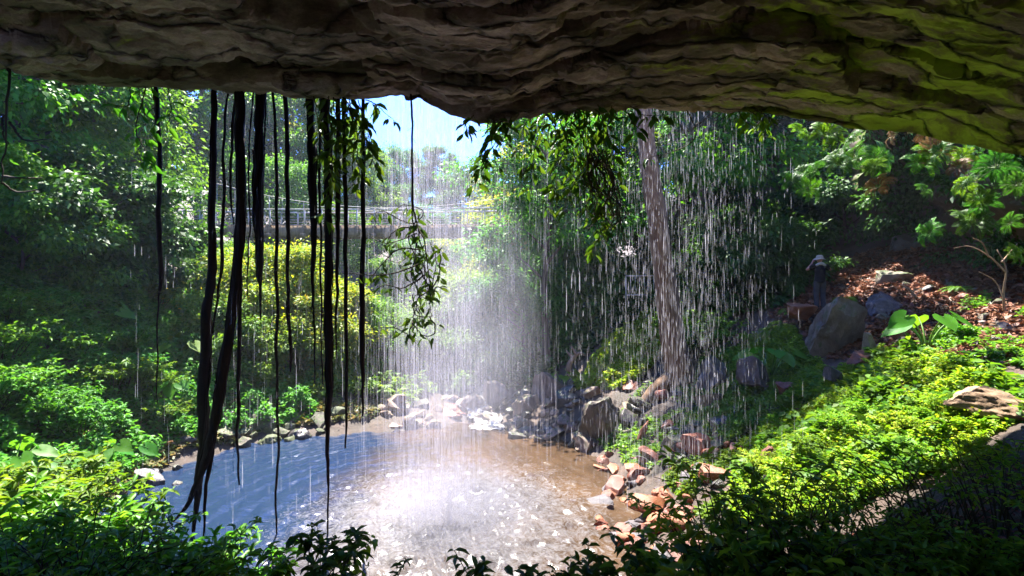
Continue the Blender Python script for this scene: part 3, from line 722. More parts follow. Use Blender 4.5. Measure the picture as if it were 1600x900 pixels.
cover('leaf_litter', [(2.8, 4.5), (3, 8), (6, 7.5), (10, 8), (12, 5), (6, 3.5)], 7000, .10, .03, 'litter', 'dead leaves and twigs on soil under the shrub stems', 'leaf litter', seed=12, thresh=-.6)

cover('ground_cover', [(-9.6, 12), (-9.6, 15), (-8.2, 17.2), (-5, 18.6), (-5, 19.6), (-9, 18.8), (-11, 15.5), (-11, 12)], 26000, .16, .16, 'dry_grass', 'straggly grass and dry straw on the shaded shore', seed=21, thresh=-.5, zmin=.03)
cover('ground_cover', [(2.6, 16.2), (3.2, 13.6), (4.4, 12.6), (6, 13), (6.4, 16), (4.6, 17.6)], 9000, .12, .14, 'leaf_shrub', 'scattered leaves on the wet bank under the leaning trunk', seed=22, thresh=.0)
rubble(34, (960, 1130), (600, 720), (.25, .7), ['rock_dark', 'rock_dark', 'rock_red', 'rock_grey'], 'dark wet stone on the bank under the leaning trunk', 'dark stones under the leaning trunk')
cover('ground_cover', [(3.6, 9.2), (3.7, 12.4), (5.6, 12.6), (5.2, 9.6)], 7000, .10, .22, 'leaf_light', 'patchy leaves on the soil between rubble and creeper', seed=31, thresh=.0)
# ------------------------------------------------------------------ trees
def tree_data(seed, H, R, base_frac, nlimb, leaf, nleaf, trunk_r, bend=.4, droop=.15, clump=.85):
    g = np.random.default_rng(seed)
    tb = MB(); pts = []
    tp = spline([(0, 0, -.4), (g.normal(0, bend * .3), g.normal(0, bend * .3), H * .3), (g.normal(0, bend), g.normal(0, bend), H * .62), (g.normal(0, bend), g.normal(0, bend), H * .95)], 18)
    rr = trunk_r * (1 - np.linspace(0, 1, 18) ** 1.2 * .85); rr[0] *= 1.5; rr[1] *= 1.2
    tb.add(*tube(tp, rr, 9))
    for i in range(nlimb):
        f = base_frac + (1 - base_frac) * (i + g.uniform(0, 1)) / nlimb
        s = tp[min(17, int(f * 17))]
        a = i * 2.4 + g.uniform(-.5, .5)
        prof = math.sin(PI * min(1, (f - base_frac) / (1 - base_frac) * .8 + .2)) ** .6
        ln = R * (.45 + .55 * prof) * g.uniform(.75, 1.1)
        up = g.uniform(.15, .6) * (1.2 - droop * 2)
        dr = np.array([math.cos(a), math.sin(a), up])
        lp = spline([s, s + dr * ln * .5 + [0, 0, .12 * ln], s + dr * ln + [g.normal(0, .1), g.normal(0, .1), -droop * ln]], 8)
        tb.add(*tube(lp, trunk_r * .38 * (1 - np.linspace(0, .85, 8)), 5))
        for q in (3, 4, 5, 6, 7): pts.append(lp[q] + g.normal(0, .15, 3))
        for j in range(4):
            q = lp[g.integers(2, 8)]; d2 = unit(dr + g.normal(0, .75, 3)); l2 = ln * g.uniform(.3, .6)
            sp2 = spline([q, q + d2 * l2 * .5 + [0, 0, .06], q + d2 * l2 + [0, 0, -.1 * l2]], 5)
            tb.add(*tube(sp2, trunk_r * .14 * (1 - np.linspace(0, .8, 5)), 4, False))
            pts.append(sp2[-1]); pts.append(sp2[3])
    C = np.array(pts); nc = len(C)
    wgt = g.uniform(.4, 1.6, nc); cid = g.choice(nc, nleaf, p=wgt / wgt.sum())
    cs = clump * g.uniform(.55, 1.25, nc) * R / 4.0
    off = g.normal(size=(nleaf, 3)) * np.array([.55, .55, .33]) * cs[cid][:, None]
    Pt = C[cid] + off
    cen = np.array([0, 0, H * .6])
    outw = unit(Pt - cen) * .5 + unit(off) * .6
    D = unit(outw + g.normal(0, .5, (nleaf, 3)) + [0, 0, -.35])
    Nn = np.stack([g.normal(0, .45, nleaf), g.normal(0, .45, nleaf), np.ones(nleaf)], 1) + outw * .5
    Ls = leaf * g.uniform(.6, 1.35, nleaf)
    V, Fc = leaves(Pt, D, Nn, Ls, Ls * .5)
    return tb, MB().add(V, Fc)

TREES = {}
def tree_kind(key, *a, **k):
    tb, lb = tree_data(*a, **k)
    TREES[key] = (tb.mesh('trunk', None, True), lb.mesh('crown', None, False))
    for me in TREES[key]: me.materials.append(None)
tree_kind('broad1', 101, 12, 4.6, .22, 20, .30, 23000, .26)
tree_kind('broad2', 102, 13, 4.2, .18, 22, .28, 23000, .24)
tree_kind('tall1', 103, 17, 4.4, .30, 22, .32, 34000, .28)
tree_kind('tall2', 104, 18, 5.0, .35, 22, .34, 34000, .32)
tree_kind('dome1', 105, 6.5, 3.6, .08, 24, .20, 48000, .13, droop=.3)
tree_kind('dome2', 106, 6.0, 3.2, .05, 22, .20, 42000, .12, droop=.3)
tree_kind('bush1', 107, 3.4, 2.0, .03, 18, .17, 16000, .06)
tree_kind('bush2', 108, 3.0, 2.1, .03, 16, .19, 14000, .06)
tree_kind('sparse', 109, 14, 4.2, .35, 14, .26, 16000, .2, clump=.7)

def place_tree(key, x, y, s, leaf, label, group=None, bark='bark_grey', cat='tree', name='rainforest_tree', dz=0.0, rz=None, sq=1.0):
    e = empty(name, (x, y, gz(x, y) - .1 + dz), random.uniform(0, 6.28) if rz is None else rz, s)
    e.scale = (s, s, s * sq)
    for me, nm, mt in zip(TREES[key], ('trunk', 'crown'), (bark, leaf)):
        o = link(nm, me, e); o.material_slots[0].link = 'OBJECT'; o.material_slots[0].material = M[mt]
    tag(e, label, cat, group); return e

def tpx(px, d): return (px - 800) / F * d, d
JUNGLE = [  # key, px, d, scale, leaf material, label
    ('broad1', -80, 16.5, .85, 'leaf_mid', 'bushy green tree cut by the frame edge above the shaded slope'),
    ('broad2', 40, 21.0, .85, 'leaf_mid', 'tall full-leaved tree at the top of the shaded slope'),
    ('bush1', 20, 15.6, 1.0, 'leaf_mid', 'rounded bright bush below the frame-edge tree'),
    ('broad1', 150, 23.5, .85, 'leaf_mid', 'spreading tree between the full-leaved tree and the bridge'),
    ('bush2', 120, 18.6, 1.3, 'leaf_dark', 'dark bush hiding the upper edge of the creeper slope'),
    ('bush1', 190, 20.5, 1.3, 'leaf_dark', 'dark leafy thicket below the spreading tree'),
    ('broad2', 95, 26.5, .85, 'leaf_mid', 'green tree leaning over the bridge end'),
    ('bush2', 205, 24.5, 1.0, 'leaf_blue', 'shaded bush under the bridge end'),
    ('bush1', 285, 29, .45, 'leaf_mid', 'sunlit bush just below the bridge deck'),
    ('dome2', 140, 31.0, .95, 'leaf_light', 'yellow-green tree in front of the bridge approach'),
    ('tall1', -60, 24.0, .95, 'leaf_mid', 'high tree behind the frame-edge tree'),
    ('tall2', 90, 29.0, .95, 'leaf_mid', 'highest tree above the shaded slope'),
    ('tall1', 210, 41.0, .95, 'leaf_light', 'tall tree with sky holes behind the bridge end'),
    ('tall2', 310, 42.0, .95, 'leaf_light', 'tall tree beyond the bridge between the first roots'),
    ('tall1', 385, 46.0, .95, 'leaf_yellow', 'yellow-leaved tall tree beyond the bridge'),
    ('tall2', 455, 48.0, 1.0, 'leaf_light', 'light green tall tree beyond the bridge'),
    ('tall1', 520, 54.0, 1.0, 'leaf_light', 'tall tree beyond the bridge beside the sky gap'),
    ('broad1', 430, 40.0, .8, 'leaf_mid', 'shaded tree close behind the bridge railing'),
    ('broad2', 530, 42.0, .7, 'leaf_mid', 'low shaded tree behind the middle of the bridge'),
    ('dome1', 415, 23.0, .73, 'leaf_yellow', 'yellow-topped bushy tree behind the thick roots'),
    ('dome2', 500, 22.5, .70, 'leaf_yellow', 'yellow-green bushy tree behind the middle roots'),
    ('dome1', 565, 24.0, .62, 'leaf_light', 'light green bush sloping towards the waterfall'),
    ('bush1', 610, 25.0, .95, 'leaf_light', 'small light bush at the foot of the mist'),
    ('bush2', 440, 20.3, .75, 'leaf_light', 'bright low bush just above the mossy shore boulders'),
    ('bush1', 365, 20.0, .8, 'leaf_mid', 'green shrub above the shaded shore'),
    ('dome2', 350, 26.5, .55, 'leaf_mid', 'green bushy tree under the bridge'),
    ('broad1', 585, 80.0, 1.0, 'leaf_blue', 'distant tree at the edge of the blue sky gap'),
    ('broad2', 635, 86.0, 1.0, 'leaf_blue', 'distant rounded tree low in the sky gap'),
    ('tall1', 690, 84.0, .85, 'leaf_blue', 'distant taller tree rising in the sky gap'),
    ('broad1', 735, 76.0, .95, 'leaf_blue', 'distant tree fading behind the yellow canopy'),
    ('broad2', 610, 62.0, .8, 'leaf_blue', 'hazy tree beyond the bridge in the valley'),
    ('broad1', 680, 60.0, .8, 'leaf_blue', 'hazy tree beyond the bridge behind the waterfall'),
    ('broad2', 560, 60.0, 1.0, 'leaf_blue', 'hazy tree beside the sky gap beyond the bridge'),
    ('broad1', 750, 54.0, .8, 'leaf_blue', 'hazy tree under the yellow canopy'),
    ('tall2', 850, 40.0, .85, 'leaf_yellow', 'yellow sunlit canopy behind the leafy vines'),
    ('broad1', 790, 46.0, .9, 'leaf_yellow', 'yellow canopy beside the sky gap beyond the bridge'),
    ('broad2', 700, 50.0, .75, 'leaf_light', 'light tree beyond the bridge low in the valley'),
    ('broad1', 640, 48.0, .7, 'leaf_mid', 'green tree beyond the bridge under the sky gap'),
    ('broad2', 830, 58.0, 1.0, 'leaf_mid', 'distant tree behind the yellow canopies'),
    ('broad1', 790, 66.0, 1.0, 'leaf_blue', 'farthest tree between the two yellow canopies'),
    ('broad2', 880, 48.0, 1.0, 'leaf_light', 'tall light tree behind the big hanging vine'),
    ('dome1', 745, 29.0, 1.0, 'leaf_light', 'light bushy tree in the mist below the bridge'),
    ('dome2', 820, 27.5, 1.0, 'leaf_mid', 'bushy tree at the edge of the mist'),
    ('bush1', 715, 25.5, 1.0, 'leaf_light', 'misty bush behind the tan cube-like boulder'),
    ('sparse', 855, 25.0, .95, 'leaf_mid', 'thin dark-trunked tree behind the tan rock pile'),
    ('broad2', 905, 30.0, .95, 'leaf_mid', 'dense tree behind the big hanging vine'),
    ('dome2', 905, 29.0, .9, 'leaf_mid', 'leafy shrub behind the green knoll'),
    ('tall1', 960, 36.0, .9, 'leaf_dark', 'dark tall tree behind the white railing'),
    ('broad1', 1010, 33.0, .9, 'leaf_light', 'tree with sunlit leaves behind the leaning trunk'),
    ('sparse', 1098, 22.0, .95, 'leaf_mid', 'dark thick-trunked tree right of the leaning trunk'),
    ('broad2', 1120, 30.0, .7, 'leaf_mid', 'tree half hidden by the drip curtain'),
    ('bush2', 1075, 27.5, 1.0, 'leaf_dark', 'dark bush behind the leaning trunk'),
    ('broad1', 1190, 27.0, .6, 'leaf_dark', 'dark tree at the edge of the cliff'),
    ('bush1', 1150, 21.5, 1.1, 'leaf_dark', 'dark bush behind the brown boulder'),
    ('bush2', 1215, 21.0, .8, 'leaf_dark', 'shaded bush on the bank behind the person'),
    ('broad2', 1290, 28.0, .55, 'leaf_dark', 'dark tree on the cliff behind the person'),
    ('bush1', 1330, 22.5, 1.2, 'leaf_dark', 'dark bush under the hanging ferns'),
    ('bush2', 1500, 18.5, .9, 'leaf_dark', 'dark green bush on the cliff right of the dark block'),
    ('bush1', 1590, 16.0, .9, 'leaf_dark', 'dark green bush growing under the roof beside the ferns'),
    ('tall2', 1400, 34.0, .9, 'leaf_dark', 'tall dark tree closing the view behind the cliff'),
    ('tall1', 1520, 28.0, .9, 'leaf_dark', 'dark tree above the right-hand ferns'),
]
for key, px, d, s, lf, lab in JUNGLE:
    x, y = tpx(px, d)
    g_ = None
    if d > 50: g_ = 'distant trees beyond the bridge'
    kindname = 'shrub' if key.startswith('bush') else 'rainforest_tree'
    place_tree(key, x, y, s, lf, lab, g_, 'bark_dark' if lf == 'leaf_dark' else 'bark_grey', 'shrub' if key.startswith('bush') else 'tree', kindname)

# the leaning trunk with flared roots
e = empty('leaning_tree', (4.85, 17.2, gz(4.85, 17.2)))
tag(e, 'leaning tan tree trunk with flared roots on the bank above squared boulder', 'tree')
b0 = np.array(e.location)
tp = spline([P(1070, 640, 17.2), P(1062, 585, 17.2), P(1050, 520, 17.2), P(1040, 440, 17.2), P(1026, 340, 17.2), P(1012, 240, 17.4), P(1000, 140, 17.8), P(980, 30, 19), P(955, -90, 21.5)], 60) - b0
rr = np.interp(np.linspace(0, 1, 60), [0, .1, .25, .5, .75, 1], [.62, .47, .38, .33, .29, .22])
V, Q, Tt = tube(tp, rr, 20)
V += (unit(V - np.repeat(np.r_[tp, tp[[0]], tp[[-1]]], np.r_[np.full(60, 20), 1, 1], 0)) * (.06 * fbm(V * np.array([2.2, 2.2, .5]), 4))[:, None])
tb = MB().add(V, Q, Tt)
for (a, b, c, r) in (((1052, 590), (1015, 618), (985, 668), .30), ((1060, 600), (1035, 640), (1018, 690), .28), ((1072, 600), (1090, 650), (1100, 705), .28), ((1066, 600), (1060, 655), (1062, 720), .30), ((1078, 600), (1118, 640), (1140, 690), .22)):
    q = spline([P(*a, 17.2) - b0, P(*b, 16.8) - b0, P(*c, 16.2) - b0 + [0, 0, -.1]], 12)
    tb.add(*tube(q, r * (1 - np.linspace(0, .75, 12)), 9))
tb.build('trunk', M['bark_tan'], e, smooth=True)
tb = MB()
for c in (P(930, -140, 24), P(880, -110, 25.5), P(985, -130, 26)):
    q0 = P(962, -60, 20.9); tb.add(*tube(spline([q0 - b0, (q0 + c) / 2 - b0 + [0, 0, .3], c - b0], 12), .13 * (1 - np.linspace(0, .8, 12)), 6))
tb.build('branch', M['bark_tan'], e, smooth=True)
lb = MB(); g = np.random.default_rng(77)
for c in [P(930, -140, 24), P(880, -110, 25.5), P(985, -130, 26)]:
    n = 3200; off = g.normal(size=(n, 3)) * [1.1, 1.1, .6]; D = unit(off + g.normal(0, .5, (n, 3)) + [0, 0, -.4])
    Nn = g.normal(0, .5, (n, 3)) + [0, 0, 1]
    lb.add(*leaves(c - b0 + off, D, Nn, .26 * g.uniform(.6, 1.3, n), .12))
lb.build('crown', M['leaf_mid'], e)

# ------------------------------------------------------------------ hanging roots
ROOTS = [  # list of (px,py,width px), depth, label
    ([(248, 138, 8), (249, 250, 8), (250, 330, 9), (249, 430, 8), (247, 470, 3), (246, 560, 3), (246, 630, 2)], 10.3, 'lone thin black root hanging before the creeper slope, apart from the rest'),
    ([(336, 138, 9), (334, 250, 11), (330, 400, 14), (322, 520, 17), (317, 610, 20), (318, 690, 19), (310, 760, 13), (303, 830, 6)], 10.4, 'thick black root swelling downward to the water, crossing the slanting root'),
    ([(379, 138, 16), (377, 260, 16), (371, 400, 16), (358, 520, 17), (342, 620, 18), (330, 690, 16), (312, 745, 12), (290, 790, 8), (268, 816, 4)], 10.3, 'thick root slanting in a long curve and ending in a pointed hook'),
    ([(405, 138, 15), (404, 240, 16), (405, 350, 15), (406, 420, 12), (408, 450, 5), (409, 500, 2)], 10.5, 'stout black root cut short with its tip at bush height'),
    ([(374, 420, 6), (374, 520, 7), (373, 610, 7), (372, 680, 5), (371, 760, 3)], 10.6, 'thin root dropping straight behind the slanting root'),
    ([(352, 138, 4), (350, 250, 5), (349, 340, 6), (344, 420, 6), (338, 470, 4), (334, 520, 2)], 10.5, 'thin wavy root between the two thick ones'),
    ([(362, 138, 5), (361, 240, 5), (361, 310, 4), (360, 350, 2)], 10.6, 'short thin root against the slanting one, ending above the bridge'),
    ([(431, 138, 5), (432, 300, 6), (433, 480, 6), (433, 620, 5), (433, 780, 4), (431, 870, 2)], 10.4, 'slim straight root right of the stout short one, reaching the water'),
    ([(449, 138, 8), (448, 250, 8), (449, 330, 8), (450, 430, 6), (452, 500, 7), (452, 560, 6), (453, 582, 2)], 10.4, 'black root ending in a swollen spindle tip'),
    ([(484, 145, 14), (486, 240, 15), (488, 320, 13), (489, 400, 8), (490, 470, 4), (491, 600, 2)], 10.5, 'thick root tapering to a thread left of the leafy vine'),
    ([(497, 160, 5), (499, 300, 5), (502, 430, 4), (504, 600, 2)], 10.7, 'thread-thin root behind the tapering thick one'),
    ([(510, 145, 12), (512, 280, 13), (514, 400, 13), (514, 520, 13), (513, 640, 9), (512, 760, 4), (512, 890, 2)], 10.4, 'long thick root passing through the leafy vine down to the foam'),
    ([(527, 150, 9), (527, 300, 10), (527, 400, 7), (526, 470, 5), (525, 560, 2)], 10.6, 'root ending at bush height right of the long thick one'),
    ([(539, 150, 7), (540, 320, 8), (541, 460, 7), (541, 590, 6), (540, 700, 3)], 10.4, 'medium root of even width hanging to just over the pool'),
    ([(567, 150, 7), (567, 300, 8), (567, 400, 9), (566, 500, 11), (567, 560, 9), (567, 650, 3)], 10.5, 'last root before the sky gap, swollen midway down'),
    ([(645, 146, 4), (645, 240, 4), (644, 330, 5)], 10.4, 'single bare strand across the sky carrying the dangling vine ball'),
    ([(413, 138, 3), (413, 220, 3), (411, 300, 3), (410, 340, 2)], 10.6, 'hair-thin rootlet beside the stout short root'),
    ([(332, 690, 8), (326, 740, 7), (320, 800, 5), (317, 862, 2)], 10.35, 'thin straight strand dangling below the crossing of thick roots'),
    ([(388, 138, 3), (389, 260, 3), (388, 380, 3), (389, 470, 2)], 10.7, 'hair-thin rootlet between the slanting and the stout root'),
]
for pts, d, lab in ROOTS:
    g = np.random.default_rng(len(lab) * 7 + int(pts[0][0]))
    pts = [(p[0], p[1], p[2]) for p in pts]
    W = np.array([P(p[0], p[1], d) for p in pts]); n = 60
    if pts[0][1] < 170: W[0] = lip_at(pts[0][0]) * [1, 1, 1] + [0, 0, .12]; W[0][1] = d
    path = spline(W, n)
    wid = np.interp(np.linspace(0, len(pts) - 1, n), np.arange(len(pts)), [p[2] for p in pts]) / F * d / 2 * .82
    path[1:, 0] += .02 * fbm(xyz(path[1:, 2] * 1.5, path[1:, 2] * 0, pts[0][0]), 3)
    path[:, 1] += .10 * fbm(xyz(path[:, 2] * .7, path[:, 2] * 0, pts[0][0] + 5), 3)
    wid = wid * (1 + .22 * fbm(xyz(path[:, 2] * 3, path[:, 2] * 0, pts[0][0] + 9), 3))
    b = MB().add(*tube(path - path[0], wid, 8))
    if pts[2][2] > 9:  # bundled strands
        for s in range(8):
            a = g.uniform(0, 6.28); tw = g.uniform(-1.4, 1.4); k0 = g.uniform(.75, 1.25)
            off = np.stack([np.cos(a + path[:, 2] * tw), np.sin(a + path[:, 2] * tw), path[:, 2] * 0], 1) * (wid * k0)[:, None]
            off[:, 0] += .012 * fbm(xyz(path[:, 2] * 2.2, path[:, 2] * 0, s + a), 2)
            e1 = int(g.uniform(25, 60)) if s > 3 else 60; s0 = 0 if s < 5 else int(g.uniform(0, 20))
            if e1 - s0 < 6: continue
            b.add(*tube((path - path[0] + off)[s0:e1], (np.maximum(wid * g.uniform(.12, .4), .005) * np.linspace(1, .5, 60))[s0:e1], 5))
    for s in range(int(3 + wid.max() * 60)):   # fine side hairs
        q = int(g.uniform(4, 56)); h0 = path[q] - path[0]; l_ = g.uniform(.15, .5)
        b.add(*tube(spline([h0, h0 + [g.normal(0, .05), g.normal(0, .05), -l_ * .5], h0 + [g.normal(0, .07), g.normal(0, .07), -l_]], 6), .0035, 3, False))
    for s in range(0):
        pass
    o = b.build('hanging_root', M['root_black'], None, True, path[0])
    tag(o, lab, 'hanging root', 'roots hanging from the cave lip')

# ------------------------------------------------------------------ leafy vines on the lip
def vine(name, label, strands, d, nleaf_m, leaf, stem_r=.012, mat='leaf_vine', seed=1, group='leafy vines hanging from the lip', gap=(0, 1), droop=.9, tpl=LEAF7, cat='vine'):
    g = np.random.default_rng(seed)
    root = np.array(P(*strands[0][0], d))
    e = empty(name, root); tag(e, label, cat, group)
    sb = MB(); Pt = []; D = []
    for st in strands:
        dd = d + g.uniform(-.35, .35)
        path = spline([P(p[0], p[1], dd + .15 * g.normal()) for p in st], 26)
        path[:, 0] += .03 * g.normal(size=26).cumsum() * .4
        sb.add(*tube(path - root, stem_r * (1 - .6 * np.linspace(0, 1, 26)), 5, False))
        ln = np.linalg.norm(np.diff(path, axis=0), axis=1).sum()
        for i in range(int(ln * nleaf_m)):
            u = g.uniform(*gap); q = path[min(25, int(u * 25))] - root
            a = g.uniform(0, 2 * PI)
            dv = unit(np.array([math.cos(a), math.sin(a) * .8, -droop + g.normal(0, .35)]))
            tw = q + dv * g.uniform(.03, .10)
            sb.add(*tube([q, tw], [.004, .003], 3, False))
            Pt.append(tw); D.append(dv)
    sb.build('stem', M['stem_brown'], e, True)
    Pt = np.array(Pt); D = np.array(D); n = len(Pt)
    Nn = np.stack([g.normal(0, .6, n), -.6 + g.normal(0, .6, n), g.uniform(.2, 1, n)], 1)
    Ls = leaf * g.uniform(.6, 1.2, n)
    V, Fc = leaves(Pt, D, Nn, Ls, Ls * .42, tpl)
    MB().add(V, Fc).build('foliage', M[mat], e)
    return e

vine('leafy_vine', 'leafy vine tangled round the roots left of the sky gap',
     [[(500, 150), (505, 230), (520, 310)], [(520, 152), (530, 220), (525, 300)], [(545, 154), (550, 220), (545, 300)], [(560, 156), (575, 220), (582, 270)], [(530, 152), (560, 200), (585, 250)],
      [(490, 150), (495, 210), (500, 260)], [(555, 156), (560, 230), (560, 285)], [(540, 153), (540, 210), (536, 260)], [(570, 156), (590, 165), (615, 190)], [(515, 150), (520, 260), (515, 350)]], 10.2, 16, .26, seed=21)
vine('leafy_vine', 'sparse vine dangling under the roof right of the sky gap',
     [[(772, 182), (765, 230), (735, 290)], [(790, 184), (775, 210), (780, 270)], [(740, 180), (728, 190), (722, 210)], [(800, 182), (790, 215), (800, 240)], [(770, 184), (750, 250), (735, 300)]], 10.3, 15, .24, seed=22)
vine('leafy_vine', 'largest leafy vine hanging in a heavy mass beneath the lip',
     [[(845, 168), (835, 230), (830, 300)], [(860, 165), (870, 240), (850, 330)], [(880, 162), (890, 250), (880, 340)], [(900, 162), (905, 260), (920, 360)], [(920, 162), (925, 240), (915, 330)],
      [(940, 164), (945, 250), (950, 340), (930, 400)], [(955, 165), (950, 210), (975, 280)], [(835, 170), (820, 200), (810, 240)], [(870, 164), (880, 210), (900, 260), (890, 300)], [(930, 163), (960, 250), (972, 330)],
      [(895, 162), (870, 260), (860, 310)], [(850, 166), (850, 200), (822, 270)], [(910, 162), (925, 300), (940, 380)], [(975, 166), (985, 190), (990, 205)], [(985, 166), (1005, 180), (1040, 178)],
      [(860, 165), (862, 190), (866, 215)], [(885, 162), (886, 190), (884, 220)], [(905, 162), (908, 190), (915, 215)], [(935, 163), (938, 185), (935, 215)]], 10.7, 14, .26, seed=23)
vine('stem_tangle', 'brown knot of bare looping stems inside the largest vine',
     [[(932 + random.uniform(-14, 14), 235 + random.uniform(-5, 15)), (938 + random.uniform(-28, 28), 280), (945 + random.uniform(-35, 40), 330), (940 + random.uniform(-30, 45), 350 + random.uniform(-20, 45))] for i in range(34)],
     10.6, .6, .2, stem_r=.014, seed=24, cat='vine')
g = np.random.default_rng(5)
st = [[(644, 325), (648, 350), (658, 380), (664, 420), (670, 470), (672, 495)], [(645, 330), (652, 365), (662, 400), (668, 440), (668, 470)], [(646, 330), (655, 370), (664, 410), (666, 455)],
      [(648, 350), (630, 345), (600, 330), (585, 335)], [(650, 365), (625, 375), (600, 380), (583, 370)], [(655, 390), (620, 390), (585, 425), (575, 430)], [(660, 410), (620, 425), (585, 430), (540, 427)],
      [(662, 430), (630, 450), (600, 445), (580, 460)], [(668, 460), (685, 430), (690, 395), (695, 385)], [(668, 470), (680, 440), (688, 400), (680, 378)], [(668, 475), (680, 450), (690, 450)],
      [(660, 400), (640, 400), (620, 410), (600, 405)], [(650, 350), (660, 330), (635, 320), (625, 325)], [(650, 360), (630, 355), (610, 365), (595, 385)], [(652, 470), (645, 490), (648, 500)],
      [(645, 460), (650, 490), (665, 495), (673, 493)], [(672, 495), (680, 510), (676, 524), (660, 522), (648, 500)], [(646, 498), (640, 512), (636, 522), (615, 512), (590, 513)], [(650, 380), (640, 430), (650, 470), (646, 500)],
      [(655, 420), (665, 450), (645, 470), (655, 500)], [(650, 345), (640, 370), (650, 400), (662, 430)]]
vine('vine_ball', 'dangling ball of looping stems and leaves at the end of one strand', st, 10.4, 8.5, .22, stem_r=.017, seed=25)
vine('vine_shoot', 'single curved shoot with two drooping leaves in front of the drip curtain', [[(1073, 172), (1083, 200), (1080, 222), (1055, 236), (1025, 244), (1008, 248)]], 10.8, 2.2, .26, stem_r=.012, seed=26, gap=(.92, 1))
vine('leafy_vine', 'short yellow-leaved vine on the lip right of the drip curtain', [[(1150, 172), (1165, 185), (1180, 195)], [(1170, 172), (1190, 190), (1195, 215)], [(1190, 174), (1185, 185), (1178, 200)], [(1180, 172), (1200, 182), (1215, 190)]], 11.0, 24, .2, mat='leaf_light', seed=27)
vine('leafy_vine', 'thin trailing vine near the lone thin root', [[(215, 136), (225, 180), (222, 225)], [(235, 136), (238, 180), (230, 215)], [(205, 136), (195, 165), (160, 160)], [(262, 138), (265, 175), (258, 200)], [(228, 136), (215, 200), (240, 250), (215, 240)]], 10.2, 10, .25, mat='leaf_mid', seed=28)
vine('twig_bunch', 'dark bare branch with twigs hanging at the frame edge', [[(14, 95), (15, 150), (16, 200), (8, 245), (2, 285)], [(16, 190), (30, 210), (40, 220), (62, 218)], [(8, 180), (4, 205), (14, 225)], [(4, 275), (30, 278), (70, 278)], [(14, 110), (5, 100), (-5, 97)], [(2, 285), (20, 300), (60, 296)]], 9.6, .7, .2, stem_r=.025, mat='leaf_mid', seed=29)

# ------------------------------------------------------------------ ferns and cliff growth
def fern_mesh(seed, nf, ln, up=.9):
    g = np.random.default_rng(seed); sb = MB(); Pt = []; D = []; Nn = []; Ls = []
    for i in range(nf):
        a = i * 2.4 + g.uniform(-.3, .3); l = ln * g.uniform(.7, 1.1); u = up * g.uniform(.5, 1.1)
        h = np.array([math.cos(a), math.sin(a), 0])
        path = spline([(0, 0, 0), h * l * .45 + [0, 0, u * l * .55], h * l * .85 + [0, 0, u * l * .45], h * l * 1.1 + [0, 0, u * l * .1]], 22)
        sb.add(*tube(path, .007 * (1 - .7 * np.linspace(0, 1, 22)), 4, False))
        s = np.cross(h, [0, 0, 1.0]); t = unit(np.gradient(path, axis=0))
        for q in range(3, 22):
            pl = l * .26 * math.sin(PI * (q / 22.0) ** .7) + .02
            for sg in (-1, 1):
                Pt.append(path[q]); D.append(s * sg + t[q] * .45); Nn.append(np.cross(t[q], s) * 1.0 + g.normal(0, .15, 3)); Ls.append(pl)
    Ls = np.array(Ls)
    V, Fc = leaves(np.array(Pt), np.array(D), np.array(Nn), Ls, np.minimum(Ls * .16, .03) + .012)
    return sb.mesh('stalk', None, True), MB().add(V, Fc).mesh('frond', None)
FERNS = [fern_mesh(s, 15, .62) for s in (1, 2, 3)]
for f in FERNS:
    for me in f: me.materials.append(None)
def fern(px, py, d, s, leaf, label, tilt=(0, 0), name='fern', group='ferns on the wet cliff', k=None, snap=False):
    p = P(px, py, d)
    if snap: p[2] = gz(p[0], p[1])
    e = empty(name, p, random.uniform(0, 6.28), s); e.rotation_euler = (tilt[0], tilt[1], random.uniform(0, 6.28))
    for me, nm, mt in zip(FERNS[k if k is not None else random.randrange(3)], ('stalk', 'frond'), ('stalk', leaf)):
        o = link(nm, me, e); o.material_slots[0].link = 'OBJECT'; o.material_slots[0].material = M[mt]
    tag(e, label, 'fern', group)
FE = [(1290, 212, 12.0, 1.2, 'leaf_light', 'brightest fern hanging just under the roof edge'), (1245, 208, 12.3, .9, 'leaf_light', 'small fern on the roof edge right of the yellow vine'),
      (1335, 222, 12.2, 1.1, 'leaf_mid', 'fern drooping right of the brightest one'), (1310, 258, 12.6, 1.0, 'leaf_mid', 'shaded fern below the brightest one'),
      (1275, 268, 13.0, 1.0, 'leaf_mid', 'lower fern in front of the dark hollow'), (1365, 262, 13.0, .9, 'leaf_mid', 'fern at the edge of the dark hollow'),
      (1475, 238, 12.0, 1.0, 'leaf_mid', 'fern with brown dead fronds under the sloping roof'), (1500, 262, 11.8, .8, 'fern_brown', 'dead brown fern below the sloping roof'),
      (1555, 262, 11.5, 1.2, 'leaf_mid', 'green fern by the frame edge under the roof'), (1515, 290, 12.0, 1.0, 'leaf_mid', 'fern beneath the dead brown one'),
      (1590, 290, 11.5, 1.0, 'leaf_mid', 'fern cut by the frame edge below the higher frame-edge fern'), (1540, 320, 12.2, 1.0, 'leaf_mid', 'fern over the rock overhang at the frame edge'),
      (1500, 345, 12.6, .9, 'leaf_mid', 'lower fern beside the dark block'), (1440, 300, 14.0, .9, 'leaf_dark', 'dim fern inside the dark hollow'), (1580, 350, 12.2, .8, 'leaf_dark', 'fern dangling above the bare sapling')]
